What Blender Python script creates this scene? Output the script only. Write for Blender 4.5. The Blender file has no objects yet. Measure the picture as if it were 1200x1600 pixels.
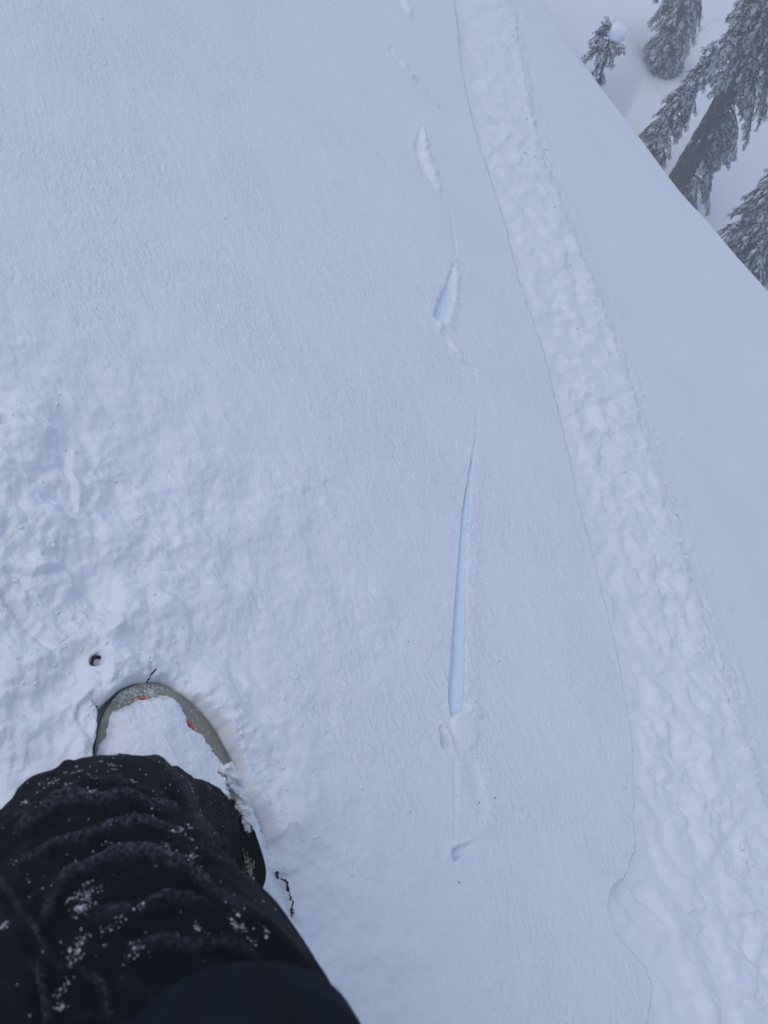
import bpy, math, random
import numpy as np
from mathutils import Matrix, Vector

random.seed(7)
rng = np.random.RandomState(7)
sc = bpy.context.scene
COL = sc.collection

# ------------------------------------------------------------------ camera
F_PX = 1186.0                                     # focal length in pixels of a 1200 x 1600 frame
CAM = np.array((0.0, 0.0, 1.6))
def nrm(a):
    a = np.asarray(a, float)
    return a / np.linalg.norm(a)
zc = nrm((0.115, 0.399, 0.910))                   # world up seen from the camera
fwd = np.array((0.0, 0.0, -1.0))
yc = nrm(fwd - zc * fwd.dot(zc))
xc = np.cross(yc, zc)
R = np.array((xc, yc, zc))                        # camera -> world rotation
cam_data = bpy.data.cameras.new('camera')
cam_data.sensor_fit = 'VERTICAL'
cam_data.sensor_height = 34.6
cam_data.sensor_width = 25.95
cam_data.lens = 34.6 * F_PX / 1600.0
cam_data.clip_start = 0.02
cam_data.clip_end = 400.0
cam_data.dof.use_dof = True
cam_data.dof.focus_distance = 2.3
cam_data.dof.aperture_fstop = 9.0
cam = bpy.data.objects.new('camera', cam_data)
COL.objects.link(cam)
M4 = Matrix.Identity(4)
for i in range(3):
    for j in range(3):
        M4[i][j] = R[i, j]
    M4[i][3] = CAM[i]
cam.matrix_world = M4
sc.camera = cam

# ------------------------------------------------------------------ sky, sun, exposure
SUN_EL, SUN_AZ = math.radians(74), math.radians(290)
world = bpy.data.worlds.new('World')
sc.world = world
world.use_nodes = True
wn = world.node_tree
wn.nodes.clear()
sky = wn.nodes.new('ShaderNodeTexSky')
sky.sky_type = 'NISHITA'
sky.sun_disc = False
sky.sun_elevation = SUN_EL
sky.sun_rotation = SUN_AZ
sky.air_density = 1.0
sky.dust_density = 1.0
sky.ozone_density = 1.0
bg = wn.nodes.new('ShaderNodeBackground')
bg.inputs['Strength'].default_value = 0.15
wo = wn.nodes.new('ShaderNodeOutputWorld')
wn.links.new(sky.outputs[0], bg.inputs[0])
wn.links.new(bg.outputs[0], wo.inputs[0])
sd = bpy.data.lights.new('sun', 'SUN')
sd.energy = 0.85
sd.angle = math.radians(55)
sd.color = (1.0, 0.945, 0.91)
sun = bpy.data.objects.new('sun', sd)
COL.objects.link(sun)
sdir = Vector((math.sin(SUN_AZ) * math.cos(SUN_EL), math.cos(SUN_AZ) * math.cos(SUN_EL), math.sin(SUN_EL)))
sun.rotation_euler = sdir.to_track_quat('Z', 'Y').to_euler()
sun.location = (0, 0, 20)
sc.view_settings.view_transform = 'Standard'
sc.view_settings.look = 'None'
sc.view_settings.exposure = -0.13
sc.view_settings.gamma = 1.0
sc.view_settings.use_curve_mapping = False
sc.cycles.volume_bounces = 2
sc.cycles.max_bounces = 8
sc.cycles.diffuse_bounces = 4

# ------------------------------------------------------------------ slope plane and pixel helpers
S = 0.85
m_cam = np.array((-0.381, -0.317, -0.413)) / S    # m . P = 1 on the snow plane, camera axes
m_w = R @ m_cam
hperp = 1.0 / np.linalg.norm(m_w)
NRM = -m_w / np.linalg.norm(m_w)
FOOT = CAM + m_w / m_w.dot(m_w)
DOWN = np.array((0, 0, -1.0))
E1 = nrm(DOWN - NRM * DOWN.dot(NRM))              # fall line
E2 = np.cross(NRM, E1)

def ray(x, y):
    return R @ nrm(((x - 600) / F_PX, (800 - y) / F_PX, -1.0))
def campt(x, y, z):
    """point seen at (x, y) at depth z metres"""
    return CAM + R @ (np.array(((x - 600) / F_PX, (800 - y) / F_PX, -1.0)) * z)
def pq(x, y, lift=0.0):
    d = ray(x, y)
    t = (FOOT + NRM * lift - CAM).dot(NRM) / d.dot(NRM)
    P = CAM + d * t - FOOT
    return np.array((P.dot(E1), P.dot(E2)))
def P3(p, q, h=0.0):
    return FOOT + E1 * p + E2 * q + NRM * h
def PQ(lst):
    return np.array([pq(*a[:2]) for a in lst])

# ------------------------------------------------------------------ numpy noise
def _hash(ix, iy, seed):
    h = (ix.astype(np.int64) * 374761393 + iy.astype(np.int64) * 668265263 + seed * 1442695041) & 0xffffffff
    h = ((h ^ (h >> 13)) * 1274126177) & 0xffffffff
    h = ((h ^ (h >> 16)) * 2246822519) & 0xffffffff
    return ((h ^ (h >> 15)) & 0xffffff) / float(0xffffff)
def perlin(x, y, seed=0):
    x0 = np.floor(x); y0 = np.floor(y)
    fx = x - x0; fy = y - y0
    x0 = x0.astype(np.int64); y0 = y0.astype(np.int64)
    u = fx * fx * fx * (fx * (fx * 6 - 15) + 10); v = fy * fy * fy * (fy * (fy * 6 - 15) + 10)
    def g(ix, iy, dx, dy):
        a = _hash(ix, iy, seed) * 2 * math.pi
        return np.cos(a) * dx + np.sin(a) * dy
    n00 = g(x0, y0, fx, fy); n10 = g(x0 + 1, y0, fx - 1, fy)
    n01 = g(x0, y0 + 1, fx, fy - 1); n11 = g(x0 + 1, y0 + 1, fx - 1, fy - 1)
    return ((n00 * (1 - u) + n10 * u) * (1 - v) + (n01 * (1 - u) + n11 * u) * v) * 1.5
def fbm(x, y, o=4, seed=0, gain=0.5):
    r = 0; a = 1
    for i in range(o):
        r = r + a * perlin(x * 2 ** i + 17.3 * i, y * 2 ** i - 9.1 * i, seed + i)
        a *= gain
    return r
def worley(x, y, seed=0):
    x0 = np.floor(x).astype(np.int64); y0 = np.floor(y).astype(np.int64)
    f1 = np.full(x.shape, 9.0); f2 = np.full(x.shape, 9.0); idv = np.zeros(x.shape)
    for dx in (-1, 0, 1):
        for dy in (-1, 0, 1):
            cx = x0 + dx; cy = y0 + dy
            a = _hash(cx, cy, seed); b = _hash(cx, cy, seed + 77)
            d = np.hypot(cx + a - x, cy + b - y)
            m = d < f1
            f2 = np.where(m, f1, np.minimum(f2, d))
            idv = np.where(m, _hash(cx, cy, seed + 5), idv)
            f1 = np.where(m, d, f1)
    return f1, f2, idv
def ss(a, b, x):
    t = np.clip((x - a) / (b - a), 0, 1)
    return t * t * (3 - 2 * t)
def poly_sd(p, q, pts, vals=None):
    """distance to a polyline, side sign (+ = right of travel in the picture) and interpolated values"""
    best = np.full(p.shape, 1e9); sg = np.ones(p.shape); tt = np.zeros(p.shape); vv = np.zeros(p.shape)
    L = 0
    for i in range(len(pts) - 1):
        a = pts[i]; b = pts[i + 1]; d = b - a; l = np.hypot(*d)
        t = np.clip(((p - a[0]) * d[0] + (q - a[1]) * d[1]) / l ** 2, 0, 1)
        dx = p - a[0] - t * d[0]; dy = q - a[1] - t * d[1]
        ds = np.hypot(dx, dy)
        m = ds < best - 1e-9
        best = np.where(m, ds, best)
        cr = d[0] * (q - a[1]) - d[1] * (p - a[0])
        sg = np.where(m, np.sign(cr), sg)
        tt = np.where(m, L + t * l, tt)
        if vals is not None:
            vv = np.where(m, vals[i] * (1 - t) + vals[i + 1] * t, vv)
        L += l
    return best, sg, tt, vv
# orientation test: which sign is "right in the picture"
_a, _b, _c = pq(700, 500), pq(700, 900), pq(800, 700)
_cr = (_b - _a)[0] * (_c - _a)[1] - (_b - _a)[1] * (_c - _a)[0]
RS = 1.0 if _cr > 0 else -1.0

# ------------------------------------------------------------------ materials
def mat(name, color, rough=0.7, spec=0.3, **kw):
    m = bpy.data.materials.new(name)
    m.use_nodes = True
    b = m.node_tree.nodes['Principled BSDF']
    b.inputs['Base Color'].default_value = (*color, 1)
    b.inputs['Roughness'].default_value = rough
    b.inputs['Specular IOR Level'].default_value = spec
    for k, v in kw.items():
        b.inputs[k.replace('_', ' ')].default_value = v
    return m
def nd(m, t, **kw):
    n = m.node_tree.nodes.new(t)
    for k, v in kw.items():
        setattr(n, k, v)
    return n

# grain direction in the plane
gd = nrm(pq(458, 414) - pq(450, 400))
GANG = math.atan2(gd[1], gd[0])

def snow_ground_material():
    m = mat('snow', (0.86, 0.88, 0.91), 0.65, 0.25)
    nt = m.node_tree; L = nt.links; b = nt.nodes['Principled BSDF']
    uv = nd(m, 'ShaderNodeUVMap', uv_map='plane')
    mp = nd(m, 'ShaderNodeMapping')
    mp.vector_type = 'TEXTURE'
    mp.inputs['Rotation'].default_value = (0, 0, GANG)
    mp.inputs['Scale'].default_value = (1.6, 1.0, 1.0)
    L.new(uv.outputs[0], mp.inputs[0])
    at = nd(m, 'ShaderNodeAttribute', attribute_name='rough')
    n1 = nd(m, 'ShaderNodeTexNoise'); n1.inputs['Scale'].default_value = 95; n1.inputs['Detail'].default_value = 3
    n1.inputs['Roughness'].default_value = 0.55
    n2 = nd(m, 'ShaderNodeTexNoise'); n2.inputs['Scale'].default_value = 420; n2.inputs['Detail'].default_value = 3
    L.new(mp.outputs[0], n1.inputs[0]); L.new(uv.outputs[0], n2.inputs[0])
    n3 = nd(m, 'ShaderNodeTexNoise'); n3.inputs['Scale'].default_value = 60; n3.inputs['Detail'].default_value = 4
    L.new(uv.outputs[0], n3.inputs[0])
    def mul(a, v):
        x = nd(m, 'ShaderNodeMath', operation='MULTIPLY'); L.new(a, x.inputs[0])
        if isinstance(v, float): x.inputs[1].default_value = v
        else: L.new(v, x.inputs[1])
        return x.outputs[0]
    def add(a, c):
        x = nd(m, 'ShaderNodeMath', operation='ADD'); L.new(a, x.inputs[0]); L.new(c, x.inputs[1]); return x.outputs[0]
    sep = nd(m, 'ShaderNodeSeparateColor'); L.new(at.outputs['Color'], sep.inputs[0])
    h = add(add(mul(mul(n1.outputs[0], sep.outputs[0]), 0.0064), mul(n2.outputs[0], 0.0011)), mul(mul(n3.outputs[0], sep.outputs[1]), 0.0045))
    bp = nd(m, 'ShaderNodeBump'); bp.inputs['Strength'].default_value = 1.0; bp.inputs['Distance'].default_value = 1.0
    L.new(h, bp.inputs['Height']); L.new(bp.outputs[0], b.inputs['Normal'])
    # blue of light scattered in deep snow, painted in where the surface is sliced
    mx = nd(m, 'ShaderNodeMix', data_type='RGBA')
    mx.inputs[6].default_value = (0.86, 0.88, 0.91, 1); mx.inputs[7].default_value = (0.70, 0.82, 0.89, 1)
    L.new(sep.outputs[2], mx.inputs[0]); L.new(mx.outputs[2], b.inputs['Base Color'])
    return m
M_SNOW = snow_ground_material()

def loose_snow_material(name, scale=300, amt=0.002):
    m = mat(name, (0.86, 0.88, 0.91), 0.65, 0.25)
    L = m.node_tree.links
    tc = nd(m, 'ShaderNodeTexCoord')
    n = nd(m, 'ShaderNodeTexNoise'); n.inputs['Scale'].default_value = scale; n.inputs['Detail'].default_value = 4
    L.new(tc.outputs['Object'], n.inputs[0])
    bp = nd(m, 'ShaderNodeBump'); bp.inputs['Distance'].default_value = amt
    L.new(n.outputs[0], bp.inputs['Height']); L.new(bp.outputs[0], m.node_tree.nodes['Principled BSDF'].inputs['Normal'])
    return m
M_LOOSE = loose_snow_material('loose_snow')
M_FLAKE = mat('snow_grain', (0.86, 0.88, 0.91), 0.6, 0.3)

def fabric_material():
    m = mat('black_shell_fabric', (0.004, 0.005, 0.010), 0.7, 0.05)
    nt = m.node_tree; L = nt.links; b = nt.nodes['Principled BSDF']
    b.inputs['Sheen Weight'].default_value = 0.0
    b.inputs['Sheen Roughness'].default_value = 0.5
    tc = nd(m, 'ShaderNodeTexCoord')
    n = nd(m, 'ShaderNodeTexNoise'); n.inputs['Scale'].default_value = 30; n.inputs['Detail'].default_value = 6
    L.new(tc.outputs['Object'], n.inputs[0])
    cr = nd(m, 'ShaderNodeValToRGB')
    cr.color_ramp.elements[0].position = 0.35; cr.color_ramp.elements[0].color = (0.0010, 0.0014, 0.0036, 1)
    cr.color_ramp.elements[1].position = 0.75; cr.color_ramp.elements[1].color = (0.0040, 0.0052, 0.0105, 1)
    L.new(n.outputs[0], cr.inputs[0]); L.new(cr.outputs[0], b.inputs['Base Color'])
    n2 = nd(m, 'ShaderNodeTexNoise'); n2.inputs['Scale'].default_value = 900; n2.inputs['Detail'].default_value = 2
    n3 = nd(m, 'ShaderNodeTexNoise'); n3.inputs['Scale'].default_value = 45; n3.inputs['Detail'].default_value = 3
    L.new(tc.outputs['Object'], n2.inputs[0]); L.new(tc.outputs['Object'], n3.inputs[0])
    b1 = nd(m, 'ShaderNodeBump'); b1.inputs['Distance'].default_value = 0.0006
    b2 = nd(m, 'ShaderNodeBump'); b2.inputs['Distance'].default_value = 0.003; b2.inputs['Strength'].default_value = 0.6
    L.new(n2.outputs[0], b1.inputs['Height']); L.new(n3.outputs[0], b2.inputs['Height'])
    L.new(b1.outputs[0], b2.inputs['Normal']); L.new(b2.outputs[0], b.inputs['Normal'])
    return m
M_FAB = fabric_material()
def frosted_fabric():
    m = M_FAB.copy(); m.name = 'frosted_trouser_fabric'
    nt = m.node_tree; L = nt.links; b = nt.nodes['Principled BSDF']
    src = b.inputs['Base Color'].links[0].from_socket
    at = nd(m, 'ShaderNodeAttribute', attribute_name='frost')
    tc = nd(m, 'ShaderNodeTexCoord')
    n = nd(m, 'ShaderNodeTexNoise'); n.inputs['Scale'].default_value = 260; n.inputs['Detail'].default_value = 5; n.inputs['Roughness'].default_value = 0.7
    L.new(tc.outputs['Object'], n.inputs[0])
    mr = nd(m, 'ShaderNodeMapRange'); mr.inputs['From Min'].default_value = 0.42; mr.inputs['From Max'].default_value = 0.68
    L.new(n.outputs[0], mr.inputs[0])
    mu = nd(m, 'ShaderNodeMath', operation='MULTIPLY'); L.new(mr.outputs[0], mu.inputs[0]); L.new(at.outputs['Fac'], mu.inputs[1])
    mx = nd(m, 'ShaderNodeMix', data_type='RGBA'); mx.inputs[7].default_value = (0.10, 0.11, 0.135, 1)
    L.new(mu.outputs[0], mx.inputs[0]); L.new(src, mx.inputs[6]); L.new(mx.outputs[2], b.inputs['Base Color'])
    return m
M_FROST = frosted_fabric()
M_JACKET = M_FAB.copy(); M_JACKET.name = 'navy_black_jacket_fabric'
for _n in M_JACKET.node_tree.nodes:
    if _n.type == 'VALTORGB':
        _n.color_ramp.elements[0].color = (0.0040, 0.0060, 0.0120, 1); _n.color_ramp.elements[1].color = (0.0085, 0.012, 0.024, 1)
M_RUB = mat('black_rubber', (0.006, 0.008, 0.013), 0.5, 0.25)
M_BIND = mat('black_binding_plastic', (0.010, 0.012, 0.016), 0.45, 0.3)
def board_material():
    m = mat('grey_green_board_top', (0.25, 0.245, 0.20), 0.45, 0.4)
    L = m.node_tree.links; b = m.node_tree.nodes['Principled BSDF']
    tc = nd(m, 'ShaderNodeTexCoord')
    n = nd(m, 'ShaderNodeTexNoise'); n.inputs['Scale'].default_value = 120; n.inputs['Detail'].default_value = 6
    L.new(tc.outputs['Object'], n.inputs[0])
    cr = nd(m, 'ShaderNodeValToRGB')
    cr.color_ramp.elements[0].position = 0.3; cr.color_ramp.elements[0].color = (0.215, 0.21, 0.17, 1)
    cr.color_ramp.elements[1].position = 0.72; cr.color_ramp.elements[1].color = (0.30, 0.295, 0.24, 1)
    L.new(n.outputs[0], cr.inputs[0]); L.new(cr.outputs[0], b.inputs['Base Color'])
    return m
M_BOARD = board_material()
M_EDGE = mat('dark_board_edge', (0.03, 0.03, 0.032), 0.4, 0.5)
M_RED = mat('red_print', (0.80, 0.09, 0.06), 0.5, 0.4)
M_BLK = mat('black_print', (0.012, 0.012, 0.014), 0.5, 0.4)
M_BARK = None
def noisy_mat(name, c0, c1, scale, rough=0.85, bump=0.01):
    m = mat(name, c0, rough, 0.15)
    L = m.node_tree.links; b = m.node_tree.nodes['Principled BSDF']
    tc = nd(m, 'ShaderNodeTexCoord')
    n = nd(m, 'ShaderNodeTexNoise'); n.inputs['Scale'].default_value = scale; n.inputs['Detail'].default_value = 5
    L.new(tc.outputs['Object'], n.inputs[0])
    cr = nd(m, 'ShaderNodeValToRGB')
    cr.color_ramp.elements[0].position = 0.35; cr.color_ramp.elements[0].color = (*c0, 1)
    cr.color_ramp.elements[1].position = 0.68; cr.color_ramp.elements[1].color = (*c1, 1)
    L.new(n.outputs[0], cr.inputs[0]); L.new(cr.outputs[0], b.inputs['Base Color'])
    bp = nd(m, 'ShaderNodeBump'); bp.inputs['Distance'].default_value = bump
    L.new(n.outputs[0], bp.inputs['Height']); L.new(bp.outputs[0], b.inputs['Normal'])
    return m
M_BARK = noisy_mat('bark', (0.022, 0.017, 0.018), (0.12, 0.10, 0.10), 20, bump=0.05)
_bk = M_BARK.node_tree
_mp = _bk.nodes.new('ShaderNodeMapping'); _mp.inputs['Scale'].default_value = (1.0, 1.0, 0.22)
_nz = [n for n in _bk.nodes if n.type == 'TEX_NOISE'][0]
_src = _nz.inputs[0].links[0].from_socket
_bk.links.new(_src, _mp.inputs[0]); _bk.links.new(_mp.outputs[0], _nz.inputs[0])
M_NEEDLE = noisy_mat('needles', (0.022, 0.031, 0.027), (0.070, 0.085, 0.072), 6, bump=0.004)
M_RIME = noisy_mat('rimed_needles', (0.34, 0.36, 0.37), (0.78, 0.80, 0.83), 9, bump=0.004)
M_GAP = mat('gap_black', (0.010, 0.009, 0.010), 0.8, 0.2)  # near-black for thin tubes standing in for shaded gaps in the snow

# ------------------------------------------------------------------ mesh helper
def mesh_obj(name, V, Fc, material, parent=None, smooth=True, mats=None, midx=None):
    me = bpy.data.meshes.new(name)
    V = np.asarray(V, dtype=np.float32); Fc = np.asarray(Fc, dtype=np.int32)
    k = Fc.shape[1]
    me.vertices.add(len(V)); me.vertices.foreach_set('co', V.ravel())
    me.loops.add(Fc.size); me.loops.foreach_set('vertex_index', Fc.ravel())
    me.polygons.add(len(Fc))
    me.polygons.foreach_set('loop_start', np.arange(0, Fc.size, k, dtype=np.int32))
    me.polygons.foreach_set('loop_total', np.full(len(Fc), k, dtype=np.int32))
    for mm in (mats or [material]):
        me.materials.append(mm)
    if midx is not None:
        me.polygons.foreach_set('material_index', np.asarray(midx, dtype=np.int32))
    me.polygons.foreach_set('use_smooth', np.full(len(Fc), smooth))
    me.update(calc_edges=True)
    o = bpy.data.objects.new(name, me)
    COL.objects.link(o)
    if parent is not None:
        o.parent = parent
        o.matrix_parent_inverse = parent.matrix_world.inverted()
    return o
def empty(name, loc, label, cat, group=None):
    o = bpy.data.objects.new(name, None)
    COL.objects.link(o)
    o.empty_display_size = 0.2
    o.location = loc
    o.matrix_world = Matrix.Translation(Vector(loc))
    tag(o, label, cat, group)
    return o
def tag(o, label=None, cat=None, group=None, kind=None):
    if label: o['label'] = label
    if cat: o['category'] = cat
    if group: o['group'] = group
    if kind: o['kind'] = kind
    return o

# ------------------------------------------------------------------ terrain
h_ = hperp
TL = PQ([(704, -60), (712, 0), (722, 100), (735, 165), (750, 240), (772, 300), (793, 355), (812, 440), (832, 500), (852, 565), (872, 640),
         (888, 700), (902, 775), (915, 820), (932, 885), (950, 960), (963, 1010), (973, 1070), (984, 1130), (990, 1220), (990, 1330), (972, 1372), (951, 1388),
         (947, 1425), (957, 1458), (985, 1488), (1006, 1515), (1019, 1545), (1011, 1580), (1008, 1640), (1005, 1760)])
TR = PQ([(785, -60), (792, 0), (806, 60), (822, 140), (842, 230), (868, 310), (895, 385), (930, 455), (960, 540), (985, 620), (1008, 700), (1032, 780),
         (1062, 850), (1095, 950), (1122, 1040), (1150, 1130), (1180, 1230), (1205, 1330), (1225, 1450), (1240, 1600), (1250, 1760)])
SLOT = [(739, 575, 1.2), (746, 640, 1.4), (745, 680, 3), (738, 740, 8), (731, 800, 13), (727, 850, 15), (724, 910, 20), (721, 970, 24), (718, 1040, 27), (714, 1095, 28), (713, 1115, 20)]
C0, C1 = pq(925, 110), pq(1200, 452)
cdir = nrm(C1 - C0); cn = np.array((cdir[1], -cdir[0]))
if cn.dot(C0) < 0: cn = -cn
BOARD_TIP = pq(210, 1067)
bdir = nrm(pq(210 + 40, 1067 + 90) - BOARD_TIP)
bside = np.array((-bdir[1], bdir[0]))
if bside.dot(pq(300, 1066) - BOARD_TIP) < 0: bside = -bside       # + = right in the picture
BW = 0.129
def board_half(s):
    """half width of the board s metres from its nose"""
    s = np.asarray(s, float)
    a = 0.20
    nose = BW * np.sqrt(np.clip(1 - (1 - np.clip(s, 0, a) / a) ** 2.1, 0, 1))
    Lb = 1.56
    tail = BW * np.sqrt(np.clip(1 - (1 - np.clip(Lb - s, 0, a) / a) ** 2.1, 0, 1))
    waist = BW - 0.016 * np.sin(np.clip((s - a) / (Lb - 2 * a), 0, 1) * math.pi)
    return np.where(s < a, nose, np.where(s > Lb - a, tail, waist))

def gauss(p, q, x, y, r_px_m):
    c = pq(x, y)
    return np.exp(-((p - c[0]) ** 2 + (q - c[1]) ** 2) / (r_px_m ** 2))

def terrain(p, q):
    """height above the slope plane, and colour attributes (grain, lump bump, ice)"""
    shp = p.shape
    p = np.ascontiguousarray(p, dtype=float).ravel(); q = np.ascontiguousarray(q, dtype=float).ravel()
    N = p.size
    H = np.zeros(N); cut_blue = np.zeros(N); grain = np.zeros(N); lumpb = np.zeros(N)  # includes a mask for the scatter blue painted into cuts and pits
    rad0 = np.hypot(p, q)
    def box(pts, m):
        pts = np.asarray(pts)
        lo = pts.min(0) - m; hi = pts.max(0) + m
        return np.where((p > lo[0]) & (p < hi[0]) & (q > lo[1]) & (q < hi[1]))[0]
    # broad undulation and wind texture
    H += 0.016 * fbm(p * 0.9, q * 0.9, 2, 3)
    ca, sa = gd
    I = np.where(rad0 < 9)[0]
    P_, Q_ = p[I], q[I]
    along = P_ * ca + Q_ * sa; across = -P_ * sa + Q_ * ca
    wind = fbm(along * 9, across * 22, 2, 11)
    wind2 = fbm(along * 28 + 0.3 * wind, across * 70, 2, 21)
    G = lambda x, y, r: gauss(P_, Q_, x, y, r)
    dist_ = (1.0 * G(60, 880, 0.33) + 0.9 * G(200, 1010, 0.22) + 0.8 * G(60, 1130, 0.25) + 0.85 * G(400, 1230, 0.17)
             + 0.7 * G(470, 1420, 0.2) + 0.55 * G(560, 1580, 0.22) + 0.5 * G(440, 860, 0.30) + 0.5 * G(250, 720, 0.36)
             + 0.35 * G(30, 560, 0.3) + 0.35 * G(600, 1000, 0.2))
    dist_ = np.clip(dist_, 0, 1.15)
    dist = np.zeros(N); dist[I] = dist_
    clean = 1 - 0.7 * np.clip(dist, 0, 1)
    fade = 1.0 - 0.75 * ss(2.2, 4.5, rad0[I])
    H[I] += clean[I] * fade * (0.0020 * wind + 0.0009 * wind2)
    # disturbed snow around the rider
    J = np.where(dist > 0.03)[0]
    if J.size:
        a_, b_ = p[J], q[J]
        wn1 = 0.02 * fbm(a_ * 12, b_ * 12, 2, 31); wn2 = 0.02 * fbm(a_ * 12, b_ * 12, 2, 41)
        f1, f2, idv = worley((a_ + wn1) * 13, (b_ + wn2) * 13, 5)
        f1b, f2b, idb = worley((a_ + wn2) * 31, (b_ + wn1) * 31, 9)
        fine = fbm(a_ * 46, b_ * 46, 3, 57)
        patch = 0.35 + 0.65 * ss(-0.25, 0.35, fbm(a_ * 3.3, b_ * 3.3, 2, 55))
        H[J] += 0.8 * dist[J] * (0.020 * fbm(a_ * 6.5, b_ * 6.5, 4, 51) + patch * (0.0085 * ((0.5 - f1) * 0.6 + 0.25 * idv) + 0.0036 * (0.5 - f1b) + 0.0017 * fine))
        left = np.clip(1.1 * gauss(a_, b_, 10, 830, 0.30) + 0.7 * gauss(a_, b_, 20, 1050, 0.25), 0, 1)
        g1, g2, gi = worley((a_ + 0.03 * fbm(a_ * 7, b_ * 7, 2, 33)) * 6.0, (b_ + 0.03 * fbm(a_ * 7, b_ * 7, 2, 35)) * 6.0, 15)
        H[J] += left * (0.036 * (gi - 0.4) * ss(0.0, 0.3, g2 - g1) + 0.020 * fbm(a_ * 9, b_ * 9, 4, 61))
    # explicit cracks and steps left of the board
    for pts, dep, wid, step in (([(-20, 900), (10, 925), (38, 962), (85, 1012)], 0.018, 0.008, 0.016),
                                ([(108, 690), (102, 730), (118, 800)], 0.004, 0.01, 0.016),
                                ([(-10, 880), (50, 905), (105, 885), (112, 850)], 0.005, 0.008, 0.014),
                                ([(122, 1130), (125, 1105), (140, 1093), (155, 1105), (161, 1122)], 0.016, 0.005, 0.008),
                                ([(408, 1330), (425, 1322), (438, 1310)], 0.010, 0.0035, 0.003),
                                ([(228, 1040), (236, 1058), (238, 1070)], 0.014, 0.005, 0.004),
                                ([(415, 1360), (428, 1368), (440, 1385), (447, 1405), (458, 1432), (470, 1455)], 0.022, 0.005, 0.006),
                                ([(428, 1368), (452, 1372), (468, 1362)], 0.010, 0.005, 0.004)):
        pp = PQ(pts); K = box(pp, 0.14)
        if not K.size: continue
        x, y = p[K], q[K]
        d, sg, t, _ = poly_sd(x, y, pp)
        dd = d + 0.004 * fbm(x * 60, y * 60, 2, 71)
        tp_ = np.sqrt(np.clip(np.sin(np.clip(t / max(t.max(), 1e-6), 0, 1) * math.pi), 0, 1))
        H[K] += (-dep * np.exp(-(dd / wid) ** 2) + step * np.where(sg * RS > 0, 1, 0) * np.exp(-(d / 0.05) ** 2) * ss(0, 0.012, d)) * tp_
    # ---- the wide trench
    grain[:] = 0.55 + 0.45 * clean
    lumpb[:] = 0.45 * dist
    tdir = nrm(pq(1045, 1000) - pq(800, 150))
    tb0 = -p * tdir[1] + q * tdir[0]
    tcen = np.concatenate((TL, TR)); tv = -tcen[:, 0] * tdir[1] + tcen[:, 1] * tdir[0]
    K = np.where((tb0 > tv.min() - 0.45) & (tb0 < tv.max() + 0.45) & (rad0 < 14))[0]
    if K.size:
        x, y = p[K], q[K]
        dL, sL, tL, _ = poly_sd(x, y, TL)
        dR, sR, tR, _ = poly_sd(x, y, TR)
        eL0 = dL * sL * RS; eR0 = dR * sR * RS
        m = (eL0 > -0.08) & (eR0 < 0.55)
        K = K[m]; x, y, eL0, eR0 = x[m], y[m], eL0[m], eR0[m]
    if K.size:
        h = np.zeros(K.size)
        eL = eL0 + 0.0055 * fbm(x * 14, y * 14, 4, 81, 0.6)
        eR = eR0 + 0.030 * fbm(x * 14, y * 14, 3, 85)
        inside = (eL > 0) & (eR < 0)
        right = (eR >= 0) & (eL > 0)
        width = np.maximum(eL - eR, 0.02)
        t = np.clip(eL / width, 0, 1)
        pl = gauss(x, y, 1010, 1480, 0.16) + gauss(x, y, 1045, 1600, 0.17) + gauss(x, y, 1020, 1330, 0.08)
        plate = ss(0.25, 0.6, pl)
        ta = x * tdir[0] + y * tdir[1]; tb = -x * tdir[1] + y * tdir[0]
        w3 = fbm(x * 10, y * 10, 2, 91); w4 = fbm(x * 10, y * 10, 2, 93)
        c1, c2, ci = worley((ta + 0.035 * w3) * 6.5, (tb + 0.03 * w4) * 9, 19)
        k1, k2, ki = worley((ta + 0.03 * w4) * 17, (tb + 0.02 * w3) * 24, 29)
        sz = ss(-0.3, 0.4, fbm(ta * 2.2, tb * 4, 2, 94))
        sm_ = 0.45 + 0.9 * ss(-0.3, 0.5, fbm(ta * 1.7 + 3, tb * 3.0, 2, 98))
        chunks = sm_ * (0.016 * (ci - 0.5) * ss(0, 0.35, c2 - c1) + 0.008 * (0.45 - c1)
                  + sz * (0.0052 * (ki * 0.7 + 0.35 - k1) * ss(-0.05, 0.3, k2 - k1)) + 0.010 * fbm(x * 9, y * 9, 4, 95, 0.55) + 0.0012 * fbm(x * 60, y * 60, 3, 96))
        dw = 0.006 + 0.030 * ss(-0.1, 0.5, fbm(x * 3.5, y * 3.5, 2, 87))
        drop = ss(0, 1, eL / dw)
        bench = -0.080 * (1 - t) ** 1.1 + 0.018 * t + 0.008 * np.sin(ta * 7 + 2 * w3)
        amp = (0.35 + 0.65 * ss(0.03, 0.3, t)) * (1 - 0.88 * plate)
        h += np.where(inside, (bench + chunks * amp) * drop, 0)
        ridge = np.abs(fbm(ta * 3.2, tb * 20, 3, 101))
        h += np.where(right, 0.016 * np.exp(-np.abs(eR) / 0.05) * (1 + 0.6 * fbm(x * 22, y * 22, 3, 99)) - 0.012 * ridge * np.exp(-(eR / 0.17) ** 2), 0)
        isl = ss(0.05, 0.5, fbm(ta * 5, tb * 13, 2, 103)) * np.exp(-(eR / 0.2) ** 2)
        h += np.where(right, 0.010 * isl * (0.6 + fbm(x * 30, y * 30, 3, 105)), 0)
        h += np.where(eL < 0, 0.002 * np.exp(np.minimum(eL, 0) / 0.010), 0)
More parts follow.
